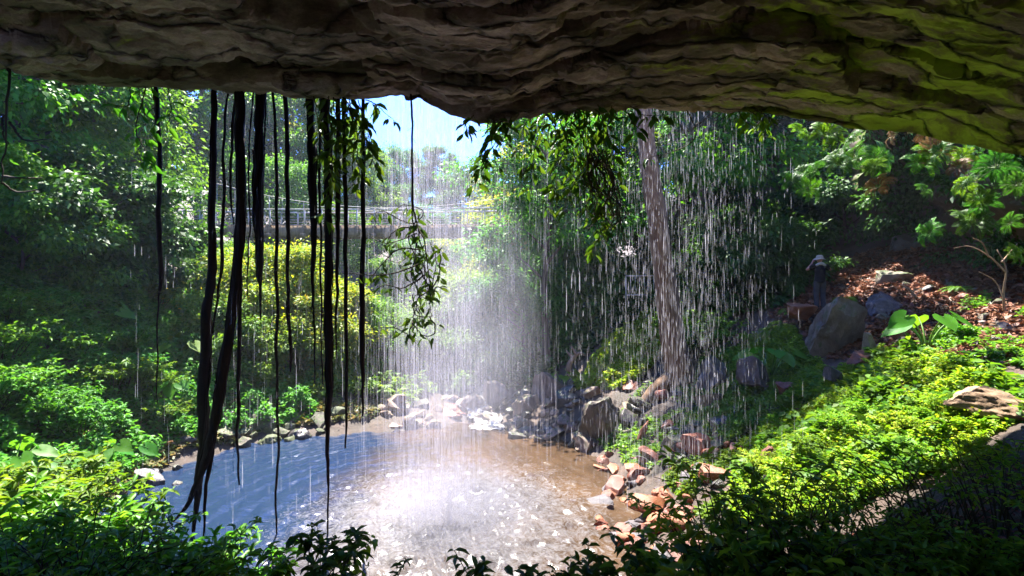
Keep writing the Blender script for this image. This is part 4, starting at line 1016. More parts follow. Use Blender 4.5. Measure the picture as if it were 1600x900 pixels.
# the damp cliff they grow on: a rough rock buttress under the right end of the roof
def rock_wall(name, pts, label, mat, amp=.5):
    """pts: rows of world points, interpolated into one rough sheet with thickness"""
    A = np.array(pts, float); r, c = A.shape[:2]
    nu, nv = 90, 60
    U = np.stack([spline(A[i], nu) for i in range(r)]); Wm = np.stack([spline(U[:, j], nv) for j in range(nu)], 1)
    V = Wm.reshape(-1, 3)
    V = V + np.stack([np.zeros(len(V)), -np.ones(len(V)), np.zeros(len(V))], 1) * (amp * fbm(V * [.7, .7, 1.1], 5, .55))[:, None]
    back = V + np.array([.9, 2.2, .3])
    n = len(V); f = grid_faces(nu, nv)
    rim = []
    idx = np.arange(n).reshape(nv, nu)
    loop = np.r_[idx[0, :], idx[1:, -1], idx[-1, -2::-1], idx[-2:0:-1, 0]]
    for a, b in zip(loop, np.roll(loop, -1)): rim.append([a, b, b + n, a + n])
    o = MB().add(np.concatenate([V, back]), f, f[:, ::-1] + n, np.array(rim)).build(name, M[mat], smooth=True)
    tag(o, label, 'cliff', kind='structure')
    g = np.random.default_rng(len(label)); nl = 16000; k = g.integers(0, n, nl); k = k[fbm(V[k] * .8, 3) > -.05]; nl = len(k)
    q = V[k] + g.normal(0, .12, (nl, 3)) + [0, -.12, 0]; dv = np.stack([g.normal(0, .5, nl), -.6 + g.normal(0, .3, nl), -.7 + g.normal(0, .4, nl)], 1)
    Ls = .2 * g.uniform(.5, 1.4, nl); LV, LF = leaves(q, dv, np.stack([g.normal(0, .4, nl), -.5 + g.normal(0, .4, nl), np.ones(nl)], 1), Ls, Ls * .4)
    o = MB().add(LV, LF).build('cliff_foliage', M['leaf_dark']); tag(o, 'small leaves and creepers clinging to the ' + label.split(' under')[0].split(' behind')[0], 'creeper', kind='stuff')
rock_wall('cliff', [[P(1360, 180, 17), P(1460, 190, 15), P(1560, 205, 13), P(1700, 220, 11.5)], [P(1350, 260, 19), P(1450, 270, 17), P(1540, 290, 13.6), P(1700, 300, 11.8)],
                    [P(1350, 330, 21), P(1450, 330, 20), P(1540, 350, 14.6), P(1700, 380, 12.6)], [P(1350, 430, 23), P(1450, 430, 22), P(1560, 440, 18), P(1720, 470, 15)]],
          'dark damp rock wall under the end of the roof', 'rock_cliff')
rock_wall('cliff', [[P(1050, 120, 27), P(1180, 120, 25), P(1300, 150, 22), P(1400, 170, 19)], [P(1050, 240, 27.5), P(1180, 240, 26), P(1300, 250, 23.5), P(1400, 260, 21)],
                    [P(1050, 340, 28), P(1180, 340, 26.5), P(1300, 340, 24.5), P(1400, 340, 23)], [P(1050, 470, 28.5), P(1180, 460, 27), P(1300, 440, 26), P(1400, 440, 25)]],
          'shaded cliff behind the drip curtain', 'rock_cliff', .9)
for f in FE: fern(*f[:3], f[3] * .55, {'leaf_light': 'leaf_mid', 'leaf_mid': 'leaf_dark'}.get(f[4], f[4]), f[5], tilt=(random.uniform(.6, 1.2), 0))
for i in range(20):
    px = random.uniform(1230, 1600); py = random.uniform(225, 400) if px > 1440 else random.uniform(205, 300)
    fern(px, py, np.interp(px, [1230, 1600], [13.8, 11.8]) + random.uniform(-.3, .8), random.uniform(.4, .75), random.choice(['leaf_mid', 'leaf_dark', 'leaf_dark', 'fern_brown']), 'small fern hanging among others on the dark wall under the roof end', tilt=(random.uniform(.7, 1.5), 0), group='small hanging ferns')
for px, py, d, s, lf, lab in ((1240, 395, 17.5, .8, 'leaf_mid', 'green fern left of the person'), (1322, 432, 16.8, .75, 'leaf_light', 'broad fern right of the person'), (1225, 440, 17.0, .8, 'leaf_light', 'fern at the person side of the bank'),
                       (1262, 350, 21.0, 1.0, 'leaf_mid', 'fern higher on the bank above the person'), (1140, 520, 17.5, .9, 'leaf_mid', 'fern behind the drip curtain near the brown boulder'),
                       (1225, 560, 14.2, .8, 'leaf_mid', 'fern drooping in front of the large boulder'), (1210, 350, 22.5, 1.0, 'leaf_light', 'pale fern beside the dark cliff tree'), (1530, 585, 11.0, .5, 'leaf_light', 'small fern beside the red and white stone'),
                       (1500, 470, 15.0, .7, 'leaf_mid', 'fern behind the broad-leaved plant')):
    fern(px, py, d, s, lf, lab, snap=True, group='ferns on the bank')

# ------------------------------------------------------------------ broad-leaved plants
def taro(px, py, d, s, nl, label, leaf='leaf_taro', seed=1, lean=0.0, upright=.8):
    g = np.random.default_rng(seed); p = P(px, py, d); p[2] = gz(p[0], p[1])
    e = empty('elephant_ear_plant', p); tag(e, label, 'plant', 'broad-leaved plants on the banks')
    for i in range(nl):
        a = i * 2.4 + g.uniform(-.4, .4); l = s * g.uniform(.7, 1.1)
        h = np.array([math.cos(a) + lean, math.sin(a) * .9, 0])
        path = spline([(0, 0, -.1), h * l * .25 + [0, 0, l * upright * .55], h * l * .62 + [0, 0, l * upright * g.uniform(.85, 1.1)]], 14)
        MB().add(*tube(path, .028 * s * (1 - .6 * np.linspace(0, 1, 14)), 6)).build('stalk', M['stalk'], e, True)
        V, Fc = leaves([path[-1]], [h + [0, 0, -.45 + g.normal(0, .15)]], [[g.normal(0, .25), -.35 + g.normal(0, .2), 1]], [s * g.uniform(.42, .6)], [s * g.uniform(.36, .46)], HEART)
        MB().add(V, Fc).build('leaf', M[leaf], e, True)
taro(1448, 560, 12.8, 1.05, 7, 'broad-leaved plant with thick pale stalks on the littered slope', seed=3)
taro(55, 530, 12.6, .65, 7, 'broad-leaved plant standing alone in the middle of the creeper slope', seed=4)
taro(20, 640, 10.8, .8, 7, 'tall broad-leaved plant cut by the frame edge', seed=5)
taro(90, 640, 11.6, .75, 7, 'broad-leaved plant beside the frame-edge one', seed=6)
taro(155, 640, 12.6, .75, 7, 'broad-leaved plant with arching pale stalks nearest the bare earth', seed=7)
taro(205, 640, 13.4, .7, 6, 'broad-leaved plant leaning towards the orange driftwood', seed=8)
taro(165, 470, 16.8, .9, 5, 'small broad-leaved plant high on the creeper slope', seed=9)
taro(280, 560, 18.0, 1.1, 7, 'sunlit broad-leaved plant left of the thick root', seed=10, leaf='leaf_light')
taro(262, 620, 16.2, .9, 6, 'low broad-leaved plant just above the driftwood', seed=11)
taro(1205, 545, 15.0, 1.0, 9, 'light green plant with arching strap leaves by the glossy boulder', seed=12)
taro(90, 760, 9.6, .6, 7, 'sunlit broad-leaved plant in the bright near-shore leaves', seed=13, leaf='leaf_light')
taro(45, 780, 9.0, .55, 7, 'yellow-green plant at the frame edge of the near shore', seed=14, leaf='leaf_light')
taro(880, 560, 20.5, .8, 6, 'small broad-leaved plant on top of the green knoll', seed=15, leaf='leaf_light')

# ------------------------------------------------------------------ near shrubs
def shrub_data(seed, nst, h, spread, leaf, per, lean=(0, 0), tpl=LEAF7, arch=.35, low=.35, thick=.013):
    g = np.random.default_rng(seed); sb = MB(); Pt = []; D = []; Nn = []
    for i in range(nst):
        a = g.uniform(0, 2 * PI); r = spread * math.sqrt(g.uniform(0, 1))
        b = np.array([math.cos(a) * r * .5, math.sin(a) * r * .5, -.1]); hh = h * g.uniform(.55, 1.05)
        t = np.array([math.cos(a) * r, math.sin(a) * r, 0]) * .8 + np.array([lean[0], lean[1], 0]) * g.uniform(.4, 1.2)
        path = spline([b, b + t * .25 + [g.normal(0, .05), g.normal(0, .05), hh * .4], b + t * .7 + [g.normal(0, .07), g.normal(0, .07), hh * .8], b + t * (1 + arch) + [0, 0, hh * (1 - .1 * g.uniform(0, 1))]], 20)
        sb.add(*tube(path, thick * (1 - .75 * np.linspace(0, 1, 20)), 5, False))
        paths = [(path, low)]
        for j in range(3):
            q = path[g.integers(8, 18)]; d2 = unit(np.array([g.normal(), g.normal(), .7])); l2 = h * g.uniform(.12, .28)
            p2 = spline([q, q + d2 * l2 * .6, q + d2 * l2 + [0, 0, -.06 * l2]], 8); sb.add(*tube(p2, .006 * (1 - .6 * np.linspace(0, 1, 8)), 4, False)); paths.append((p2, .2))
        for pp, lo in paths:
            n = per if pp is path else per // 3
            for k in range(n):
                u = lo + (1 - lo) * math.sqrt(g.uniform(0, 1)); ii = min(len(pp) - 1, int(u * (len(pp) - 1) + .5))
                an = g.uniform(0, 2 * PI); Pt.append(pp[ii]); D.append([math.cos(an), math.sin(an), g.normal(.0, .4)]); Nn.append([g.normal(0, .4), g.normal(0, .4) - .1, 1])
    n = len(Pt); Ls = leaf * g.uniform(.55, 1.2, n)
    V, Fc = leaves(np.array(Pt), np.array(D), np.array(Nn), Ls, Ls * g.uniform(.36, .5, n), tpl)
    return sb.mesh('stem', None, True), MB().add(V, Fc).mesh('foliage', None)
SH = {'tall': shrub_data(1, 30, 1.9, 1.0, .15, 13, low=.6), 'tall2': shrub_data(2, 40, 1.8, 1.1, .14, 6, low=.75, thick=.016), 'low': shrub_data(3, 26, 1.1, .9, .16, 22),
      'wide': shrub_data(4, 34, 1.5, 1.5, .13, 4, arch=.6, low=.65, thick=.017), 'wispy': shrub_data(5, 12, 1.5, 1.2, .12, 8, arch=.8), 'lush': shrub_data(6, 40, 1.3, 1.1, .17, 26, low=.15)}
for kk in SH:
    for me in SH[kk]: me.materials.append(None)
def shrub(key, px, d, topy, label, leaf='leaf_shrub', rz=None, stem='stem_brown', group='shrubs along the near edge'):
    """shrub whose top reaches photo row topy"""
    x, y = tpx(px, d); z0 = gz(x, y); top = CAMZ + (450 - topy) / F * d
    H = {'tall': 1.9, 'tall2': 1.8, 'low': 1.1, 'wide': 1.5, 'wispy': 1.5, 'lush': 1.3}[key]
    s = max(.25, (top - z0) / H)
    e = empty('shrub', (x, y, z0), random.uniform(0, 6.28) if rz is None else rz); e.scale = (min(s, 1.15), min(s, 1.15), s)
    for me, nm, mt in zip(SH[key], ('stem', 'foliage'), (stem, leaf)):
        o = link(nm, me, e); o.material_slots[0].link = 'OBJECT'; o.material_slots[0].material = M[mt]
    tag(e, label, 'shrub', group)
shrub('lush', 30, 6.8, 770, 'dense leafy shrub in the bottom corner by the shaded slope')
shrub('tall', 110, 6.0, 800, 'leafy shrub with thin upright stems next to the corner shrub')
shrub('lush', 180, 6.4, 820, 'dark shrub below the twiggy rock')
shrub('tall2', 60, 5.2, 830, 'lowest shrub at the frame bottom in front of the corner shrub')
shrub('tall', 225, 5.6, 850, 'shrub with long bare stems near the root hook')
shrub('low', 270, 6.0, 865, 'low shrub directly under the root hook')
shrub('low', 335, 5.8, 885, 'low sprig at the frame bottom below the thick roots')
shrub('tall2', 160, 5.0, 850, 'shadowed shrub at the frame bottom below the dark one')
shrub('low', 440, 5.4, 872, 'dark leafy sprig poking up in front of the rippled water', 'leaf_dark')
shrub('low', 400, 5.2, 885, 'tiny sprig beside the dark one at the frame bottom')
shrub('lush', 15, 8.6, 730, 'bright sunlit shrub at the frame edge above the corner shrub', 'leaf_light')
shrub('low', 100, 8.8, 745, 'sunlit low shrub in front of the twiggy rock', 'leaf_light')
shrub('low', 890, 5.0, 880, 'small dark sprig in front of the brown water', 'leaf_dark')
shrub('tall', 1175, 6.0, 735, 'tallest shrub standing over the red rubble')
shrub('lush', 1205, 5.6, 820, 'dark lush shrub at the frame bottom below the tallest one')
shrub('tall2', 1235, 6.2, 755, 'upright shrub with many dark stems right of the tallest one', 'leaf_bank', stem='stem_green')
shrub('tall2', 1290, 6.2, 765, 'stemmy shrub silhouetted against the sunlit creeper', 'leaf_bank', stem='stem_green')
shrub('low', 1170, 5.0, 850, 'low dark shrub at the frame bottom under the tallest one', 'leaf_dark')
shrub('wide', 1320, 6.4, 745, 'open shrub of bent stems crossing the sunlit creeper', 'leaf_bank', stem='stem_green')
shrub('wide', 1420, 6.6, 725, 'wide arching shrub in front of the flat tan slab', 'leaf_bank', stem='stem_green')
shrub('wide', 1530, 6.4, 695, 'big spreading shrub below the flat tan slab', 'leaf_bank', stem='stem_green')
shrub('tall', 1585, 6.0, 690, 'dark-stemmed shrub cut by the frame edge', 'leaf_bank', rz=1.0)
shrub('low', 1540, 5.2, 830, 'low leafy shrub at the frame edge bottom', 'leaf_bank')
shrub('low', 1225, 4.8, 855, 'low leafy plant at the frame bottom among stems', 'leaf_bank')
shrub('wispy', 1460, 5.6, 760, 'wispy shrub over bare soil', 'leaf_bank', stem='stem_green')
shrub('wispy', 1275, 5.6, 765, 'wispy bent-stemmed shrub in front of the open one', 'leaf_bank', stem='stem_green')
for px, d, ty, lab in ((1085, 19.5, 480, 'leafy sapling beside the leaning trunk'), (1165, 16.0, 565, 'bushy plant among the drips near the glossy boulder'), (1172, 12.8, 650, 'bushy plant at the edge of the drip curtain'),
                       (1090, 18.5, 500, 'green sapling behind the leaning trunk')):
    shrub('lush', px, d, ty, lab, 'leaf_mid', group='plants under the drip curtain')

for i in range(26):
    px = random.uniform(-30, 300); py = random.uniform(470, 690)
    d = np.linspace(9, 26, 300); pts = np.array([(px - 800) / F * d, d, CAMZ + (450 - py) / F * d]).T; gg = ground(pts[:, 0], pts[:, 1]); h_ = np.where(gg > pts[:, 2])[0]
    if not len(h_): continue
    dd = d[h_[0]]; top = 450 - (gg[h_[0]] + random.uniform(.5, 1.1) - CAMZ) / dd * F
    shrub(random.choice(['low', 'lush', 'lush']), px, dd, top, 'leafy plant standing knee-high in the creeper of the shaded slope', random.choice(['cover_left', 'leaf_mid', 'leaf_light']), group='leafy plants on the creeper slope')
for i in range(16):
    px = random.uniform(1190, 1540); py = random.uniform(585, 740)
    d = np.linspace(7, 18, 300); pts = np.array([(px - 800) / F * d, d, CAMZ + (450 - py) / F * d]).T; gg = ground(pts[:, 0], pts[:, 1]); h_ = np.where(gg > pts[:, 2])[0]
    if not len(h_): continue
    dd = d[h_[0]]; top = 450 - (gg[h_[0]] + random.uniform(.25, .5) - CAMZ) / dd * F
    shrub(random.choice(['low', 'lush', 'low']), px, dd, top, 'small upright plant rising from the bright creeper', random.choice(['cover_lit', 'leaf_light', 'cover_lit']), stem='stem_green', group='plants rising from the bright creeper')
# bare sapling right, logs, driftwood
def sticks(name, paths, mat, label, cat, d, r):
    root = P(*paths[0][0], d); b = MB()
    for i, p in enumerate(paths):
        q = spline([P(a[0], a[1], d + random.uniform(-.2, .2)) for a in p], 14) - root
        b.add(*tube(q, r * (1 if i == 0 else .6) * (1 - .75 * np.linspace(0, 1, 14)), 6))
    o = b.build(name, M[mat], None, True, root); tag(o, label, cat); return o
sticks('bare_sapling', [[(1572, 520), (1568, 460), (1572, 420), (1558, 390)], [(1570, 470), (1555, 440), (1530, 425)], [(1571, 425), (1545, 400), (1515, 385), (1490, 388)], [(1565, 410), (1590, 380)], [(1545, 402), (1535, 380), (1520, 372)]],
       'wood', 'bare pale sapling with crooked branches on the littered slope', 'sapling', 13, .04)
sticks('fallen_branch', [[(1432, 466), (1420, 452), (1405, 444)], [(1425, 458), (1432, 450)]], 'wood', 'short pale fallen branch on the litter above the wet boulder', 'branch', 15.6, .045)
sticks('fallen_branch', [[(1528, 478), (1518, 468), (1508, 460)]], 'wood', 'thin broken stick on the slope beside the bare sapling', 'branch', 14, .03)
sticks('driftwood', [[(246, 704), (256, 696), (269, 690)]], 'wood_orange', 'short orange piece of driftwood on the shaded shore', 'driftwood', 14.6, .13)
sticks('driftwood', [[(112, 742), (135, 728), (155, 720)], [(118, 738), (145, 732), (160, 728)], [(120, 746), (138, 726), (146, 714)]], 'bark_grey', 'heap of grey driftwood twigs on the shore', 'driftwood', 13.0, .03)
sticks('crooked_stump', [[(888, 580), (892, 565), (905, 552), (915, 556)], [(895, 560), (885, 548)], [(900, 553), (893, 541)]], 'wood', 'crooked pale dead stump on the green knoll', 'stump', 20.2, .14)
sticks('tree_branch', [[(130, 330), (160, 330), (195, 318), (232, 302)], [(160, 330), (170, 345)]], 'bark_grey', 'bare crooked branch jutting from the trees above the slope', 'branch', 20, .08)
# weathered slab right
p = P(1560, 660, 9.0); p[2] = max(p[2], gz(p[0], p[1]) + .28)
o = place_rock(BIG[1], p, (1.9, 1.1, .62), 'wood', 'flat weathered tan slab on the edge of the sunlit creeper', -.15, (0, .1), name='flat_slab', cat='rock slab')
for px, py, d, w, lab in ((1070, 470, 24.0, 1.5, 'lowest pale stone step behind the leaning trunk'), (1075, 459, 24.8, 1.3, 'middle pale stone step behind the leaning trunk'), (1078, 449, 25.6, 1.1, 'topmost pale stone step behind the leaning trunk')):
    p = P(px, py, d); place_rock(ROCKS_SM[2], p, (w, .8, .35), 'rock_pale', lab, 0, name='stone_step', cat='step')

# ------------------------------------------------------------------ footbridge
A = np.array(P(250, 352, 36)); B = np.array(P(1070, 344, 33.5)); BL = np.linalg.norm(B - A)
e = empty('footbridge', A); tag(e, 'slender metal-railed footbridge spanning the gorge behind the hanging roots', 'footbridge')
tdir = (B - A) / BL; side = unit(np.cross(tdir, [0, 0, 1.0])); up = np.array([0, 0, 1.0])
def bp_(s, off=0, h=0): return tdir * BL * s + side * off + up * h - up * (.5 * math.sin(PI * s) * .6)
n = 30; ss = np.linspace(0, 1, n + 1)
def run(off, h, w, hh, nm, mat):
    b = MB()
    for i in range(n): b.add(*beam(bp_(ss[i], off, h), bp_(ss[i + 1], off, h), w, hh))
    return b.build(nm, M[mat], e)
run(0, 0, 1.4, .12, 'deck', 'deck')
for sgn in (-1, 1):
    run(sgn * .78, -.36, .10, .70, 'girder', 'deck')
    run(sgn * .74, 1.12, .09, .09, 'handrail', 'steel')
    run(sgn * .74, .6, .025, .025, 'mid_rail', 'steel')
    run(sgn * .74, .25, .025, .025, 'lower_rail', 'steel')
    for i in range(0, n + 1):
        b = MB().add(*beam(bp_(ss[i], sgn * .74, -.1), bp_(ss[i], sgn * .74, 1.12), .07, .07)); b.build('post', M['steel'], e)
    cab = MB().add(*tube(np.array([bp_(s, sgn * .85, 1.2 + 3.4 * (2 * s - .95) ** 2) for s in np.linspace(0, 1, 40)]), .022, 6)); cab.build('cable', M['dark_steel'], e, True)
    for i in range(1, n, 2):
        s = ss[i]; MB().add(*tube([bp_(s, sgn * .85, -.1), bp_(s, sgn * .85, 1.2 + 3.4 * (2 * s - .95) ** 2)], .014, 5)).build('hanger', M['steel'], e)
for i in range(1, n, 2):
    MB().add(*beam(bp_(ss[i], -1.05, -.62), bp_(ss[i], 1.05, -.62), .28, .2)).build('crossbeam', M['wood'], e)

# railing on the lookout behind the trunk
p = P(978, 462, 24.5); e = empty('metal_railing', p); tag(e, 'white metal railing panel with vertical bars at the lookout behind the trunk', 'railing')
w_, h_ = 1.55, .95
for nm, a, b in (('top_rail', (0, 0, h_), (w_, 0, h_)), ('bottom_rail', (0, 0, .03), (w_, 0, .03))): MB().add(*beam(a, b, .045, .045)).build(nm, M['white_paint'], e)
for i in range(8):
    x = w_ * i / 7; MB().add(*beam((x, 0, -.5 if i in (0, 7) else .05), (x, 0, h_), .045 if i in (0, 7) else .022, .045 if i in (0, 7) else .022)).build('post' if i in (0, 7) else 'bar', M['white_paint'], e)

# ------------------------------------------------------------------ person
def remesh(parts, vox, name, mat, parent=None, loc=None, smooth=4):
    b = MB()
    for p in parts: b.add(*p)
    me = b.mesh(name + '_raw'); o = bpy.data.objects.new('tmp', me); COL.objects.link(o)
    m1 = o.modifiers.new('r', 'REMESH'); m1.mode = 'VOXEL'; m1.voxel_size = vox
    m2 = o.modifiers.new('s', 'SMOOTH'); m2.factor = .5; m2.iterations = smooth
    dg = bpy.context.evaluated_depsgraph_get(); ev = o.evaluated_get(dg)
    nm = bpy.data.meshes.new_from_object(ev); nm.name = name
    bpy.data.objects.remove(o)
    nm.materials.clear(); nm.materials.append(mat)
    for p in nm.polygons: p.use_smooth = True
    return link(name, nm, parent, loc)
def limb(pts, rad, n=None, sides=12):
    pts = np.asarray(pts, float); n = n or 4 * len(pts)
    q = spline(pts, n); r = np.interp(np.linspace(0, len(pts) - 1, n), np.arange(len(pts)), rad)
    return tube(q, r, sides)
def ball(c, r):
    V, Fc = ICO[3]; return V * np.asarray(r) + np.asarray(c), Fc
M['skin'] = plain_mat('skin', (.42, .22, .15), .5, .08)
M['shirt'] = plain_mat('shirt', (.018, .018, .022), .9, .3, spec=.05)
M['jeans'] = plain_mat('jeans', (.05, .052, .062), .9, .3, spec=.05)
M['hat'] = plain_mat('hat', (.34, .31, .25), .85, .12)
M['cloth_pale'] = plain_mat('cloth_pale', (.38, .38, .40), .85, .1)
M['black_plastic'] = plain_mat('black_plastic', (.02, .02, .02), .4, .2)
M['shoe'] = plain_mat('shoe', (.06, .045, .035), .7, .2)
pp = P(1281, 484, 16.6); pp[2] = max(pp[2], gz(pp[0], pp[1]) - .02)
body = []
for s in (-1, 1):
    body.append(limb([(s * .09, 0, .93), (s * .10, .02, .50), (s * .095, -.03, .09)], [.085, .055, .042]))
    body.append(limb([(s * .095, -.03, .05), (s * .105, .1, .03)], [.045, .035]))
    body.append(limb([(s * .15, 0, 1.43), (s * .21, .01, 1.40), (s * .36, .09, 1.30)], [.06, .055, .042]))
    body.append(limb([(s * .36, .09, 1.30), (s * .22, .19, 1.42), (s * .115, .235, 1.575)], [.043, .038, .027]))
    body.append(ball((s * .10, .245, 1.60), (.035, .035, .045)))
    for k in range(4):
        body.append(limb([(s * .095, .25 + .018 * (k - 1.5), 1.625), (s * .07, .262 + .018 * (k - 1.5), 1.655 - .006 * k), (s * .045, .262 + .016 * (k - 1.5), 1.65 - .008 * k)], [.011, .010, .009], 8, 8))
    body.append(limb([(s * .09, .235, 1.58), (s * .06, .225, 1.575), (s * .045, .235, 1.59)], [.012, .011, .009], 8, 8))
body += [limb([(0, 0, .92), (0, -.005, 1.1), (0, 0, 1.3), (0, 0, 1.42)], [.13, .115, .135, .09]), limb([(0, 0, 1.40), (0, .015, 1.53)], [.06, .055]), ball((0, .03, 1.63), (.078, .098, .115)),
         ball((0, .125, 1.62), (.014, .02, .02)), ball((-.08, .03, 1.62), (.012, .022, .03)), ball((.08, .03, 1.62), (.012, .022, .03))]
per = remesh(body, .011, 'person', M['skin'], None, pp, 3)
per.rotation_euler = (0, 0, -.15)
tag(per, 'person in sun hat, dark shirt and jeans photographing from the bank', 'person')
sh = [limb([(0, 0, .90), (0, -.005, 1.1), (0, 0, 1.3), (0, 0, 1.44)], [.165, .15, .17, .10])]
for s in (-1, 1): sh.append(limb([(s * .10, 0, 1.41), (s * .20, .01, 1.405), (s * .275, .065, 1.315)], [.085, .08, .068]))
remesh(sh, .014, 'tshirt', M['shirt'], per)
tr = [limb([(0, 0, 1.0), (0, 0, .88)], [.158, .15])]
for s in (-1, 1): tr.append(limb([(s * .085, 0, .92), (s * .10, .02, .50), (s * .098, -.03, .07)], [.105, .08, .072]))
remesh(tr, .014, 'trousers', M['jeans'], per)
for s in (-1, 1): remesh([limb([(s * .095, -.07, .035), (s * .10, .03, .04), (s * .11, .15, .03)], [.045, .05, .04])], .012, 'shoe', M['shoe'], per)
ang = np.linspace(0, 2 * PI, 28, endpoint=False)
prof = [(.001, 1.775), (.07, 1.77), (.098, 1.745), (.106, 1.70), (.108, 1.675), (.15, 1.655), (.185, 1.63), (.183, 1.622), (.14, 1.647), (.10, 1.665)]
V = np.array([[r * math.cos(a), .02 + r * 1.1 * math.sin(a), z + .012 * math.sin(3 * a) * (r > .13)] for r, z in prof for a in ang])
i = np.arange(len(prof) - 1)[:, None] * 28; j = np.arange(28)[None, :]; Q = np.stack([i + j, i + (j + 1) % 28, i + 28 + (j + 1) % 28, i + 28 + j], -1).reshape(-1, 4)
MB().add(V, Q).build('hat', M['hat'], per, True)
remesh([limb([(-.15, -.06, 1.43), (0, -.085, 1.50), (.15, -.06, 1.43)], [.04, .05, .04])], .014, 'collar', M['cloth_pale'], per)
cam_o = empty('camera', pp, -.15); tag(cam_o, 'small black camera held up to the face by the person in the sun hat', 'camera')
MB().add(*box((-.065, .245, 1.575), (.065, .29, 1.66))).add(*box((-.025, .25, 1.66), (.025, .285, 1.685))).build('camera_body', M['black_plastic'], cam_o)
MB().add(*tube([(0, .29, 1.615), (0, .37, 1.615)], [.035, .033], 16)).build('lens', M['black_plastic'], cam_o, True)

# ------------------------------------------------------------------ falling water
def water_mat(name, lo, hi, alb):
    m, nt, out = newmat(name); L = nt.links
    tr = N(nt, 'BsdfTransparent'); df = N(nt, 'BsdfDiffuse'); df.inputs[0].default_value = (*alb, 1); tl = N(nt, 'BsdfTranslucent'); tl.inputs[0].default_value = (*alb, 1)
    m1 = N(nt, 'MixShader'); m1.inputs[0].default_value = .6; L.new(df.outputs[0], m1.inputs[1]); L.new(tl.outputs[0], m1.inputs[2])
    m2 = N(nt, 'MixShader'); geo = N(nt, 'NewGeometry'); mr = N(nt, 'MapRange'); mr.inputs[3].default_value = lo; mr.inputs[4].default_value = hi
    L.new(geo.outputs['Random Per Island'], mr.inputs[0]); L.new(mr.outputs[0], m2.inputs[0])
    L.new(tr.outputs[0], m2.inputs[1]); L.new(m1.outputs[0], m2.inputs[2]); L.new(m2.outputs[0], out.inputs[0])
    return m
M['fall'] = water_mat('falling_water', .04, .33, (.58, .57, .64))
M['veil'] = water_mat('falling_veil', .03, .23, (.58, .56, .66))
def drops(name, bands, label, seed, mat='fall'):
    g = np.random.default_rng(seed); C = []; Ln = []; Wd = []
    for (n, fx, fd, l, w, ztop, nth) in bands:
        # water leaves the lip at nth drip points; every thread breaks into drops as it falls
        tx = fx(g, nth); td = fd(g, nth); wt = g.exponential(1.0, nth) + .15
        k = g.choice(nth, n, p=wt / wt.sum())
        f = g.uniform(0, 1, n) ** .85                     # 0 at the lip, 1 at the ground
        d = td[k] + g.normal(0, .10, n) * (.15 + f); px = tx[k] + g.normal(0, 9, n) * (.10 + f)
        x = (px - 800) / F * d
        z0 = np.maximum(ground(x, d), 0.0)
        z = ztop + f * (z0 - ztop)
        ll = l * np.exp(g.normal(0, .8, n)) * (.45 + .9 * f)
        ll = np.minimum(ll, l * 3.2)
        C.append(np.stack([x, d, z], 1)); Ln.append(ll); Wd.append(w * np.exp(g.normal(0, .5, n)))
    C = np.concatenate(C); Ln = np.concatenate(Ln); Wd = np.concatenate(Wd); n = len(C)
    T = np.array([[0, 0, -.5], [1, 0, -.25], [-.5, .87, -.25], [-.5, -.87, -.25], [0, 0, .5]])
    Fc = np.array([[0, 2, 1], [0, 3, 2], [0, 1, 3], [4, 1, 2], [4, 2, 3], [4, 3, 1]])
    V = C[:, None, :] + np.stack([T[None, :, 0] * Wd[:, None], T[None, :, 1] * Wd[:, None], T[None, :, 2] * Ln[:, None]], -1)
    FF = (np.arange(n)[:, None, None] * 5 + Fc[None]).reshape(-1, 3)
    o = MB().add(V.reshape(-1, 3), FF).build(name, M[mat], smooth=True); tag(o, label, 'waterfall', kind='stuff')
U = lambda a, b: (lambda g, n: g.uniform(a, b, n))
G = lambda c, s: (lambda g, n: g.normal(c, s, n))
drops('waterfall', [(12000, G(705, 50), G(11.2, .35), .40, .0028, 12.5, 260), (6000, G(655, 28), G(10.9, .25), .6, .0028, 12.5, 90), (5000, U(560, 860), G(11.8, .5), .4, .003, 13, 160)],
      'thin white waterfall veil dropping from the cave lip into the foam', 1, 'veil')
drops('drip_curtain', [(4600, G(1060, 58), G(12.4, .6), .17, .0040, 13, 300), (2700, U(890, 1200), G(12.6, .7), .16, .0038, 13, 220), (160, U(1160, 1250), G(12.8, .6), .13, .004, 12, 40)],
      'sparkling curtain of falling drops in front of the leaning trunk', 2)
drops('falling_drops', [(550, U(330, 640), G(11.2, .6), .3, .0035, 12, 60), (350, U(200, 1300), G(10.9, .5), .25, .004, 11, 120)],
      'scattered drops falling among the hanging roots', 3)

# spray at the foot of the fall
def spray(n, seed):
    g = np.random.default_rng(seed); r = np.abs(g.normal(0, 1.0, n)); a = g.uniform(0, 6.28, n)
    z = np.abs(g.normal(0, .55, n)) * np.exp(-r * .6) + .03
    C = np.stack([FALL[0] + r * np.cos(a), FALL[1] + r * np.sin(a) * .9, z], 1); s = g.uniform(.004, .013, n)
    T = np.array([[0, 0, -1], [1, 0, 0], [-.5, .87, 0], [-.5, -.87, 0], [0, 0, 1.0]]); Fc = np.array([[0, 2, 1], [0, 3, 2], [0, 1, 3], [4, 1, 2], [4, 2, 3], [4, 3, 1]])
    V = C[:, None, :] + T[None] * s[:, None, None] * np.array([1, 1, 1.6])
    o = MB().add(V.reshape(-1, 3), (np.arange(n)[:, None, None] * 5 + Fc[None]).reshape(-1, 3)).build('splash', M['fall'])
    tag(o, 'spray thrown up where the waterfall hits the pool', 'spray', kind='stuff')
spray(14000, 5)

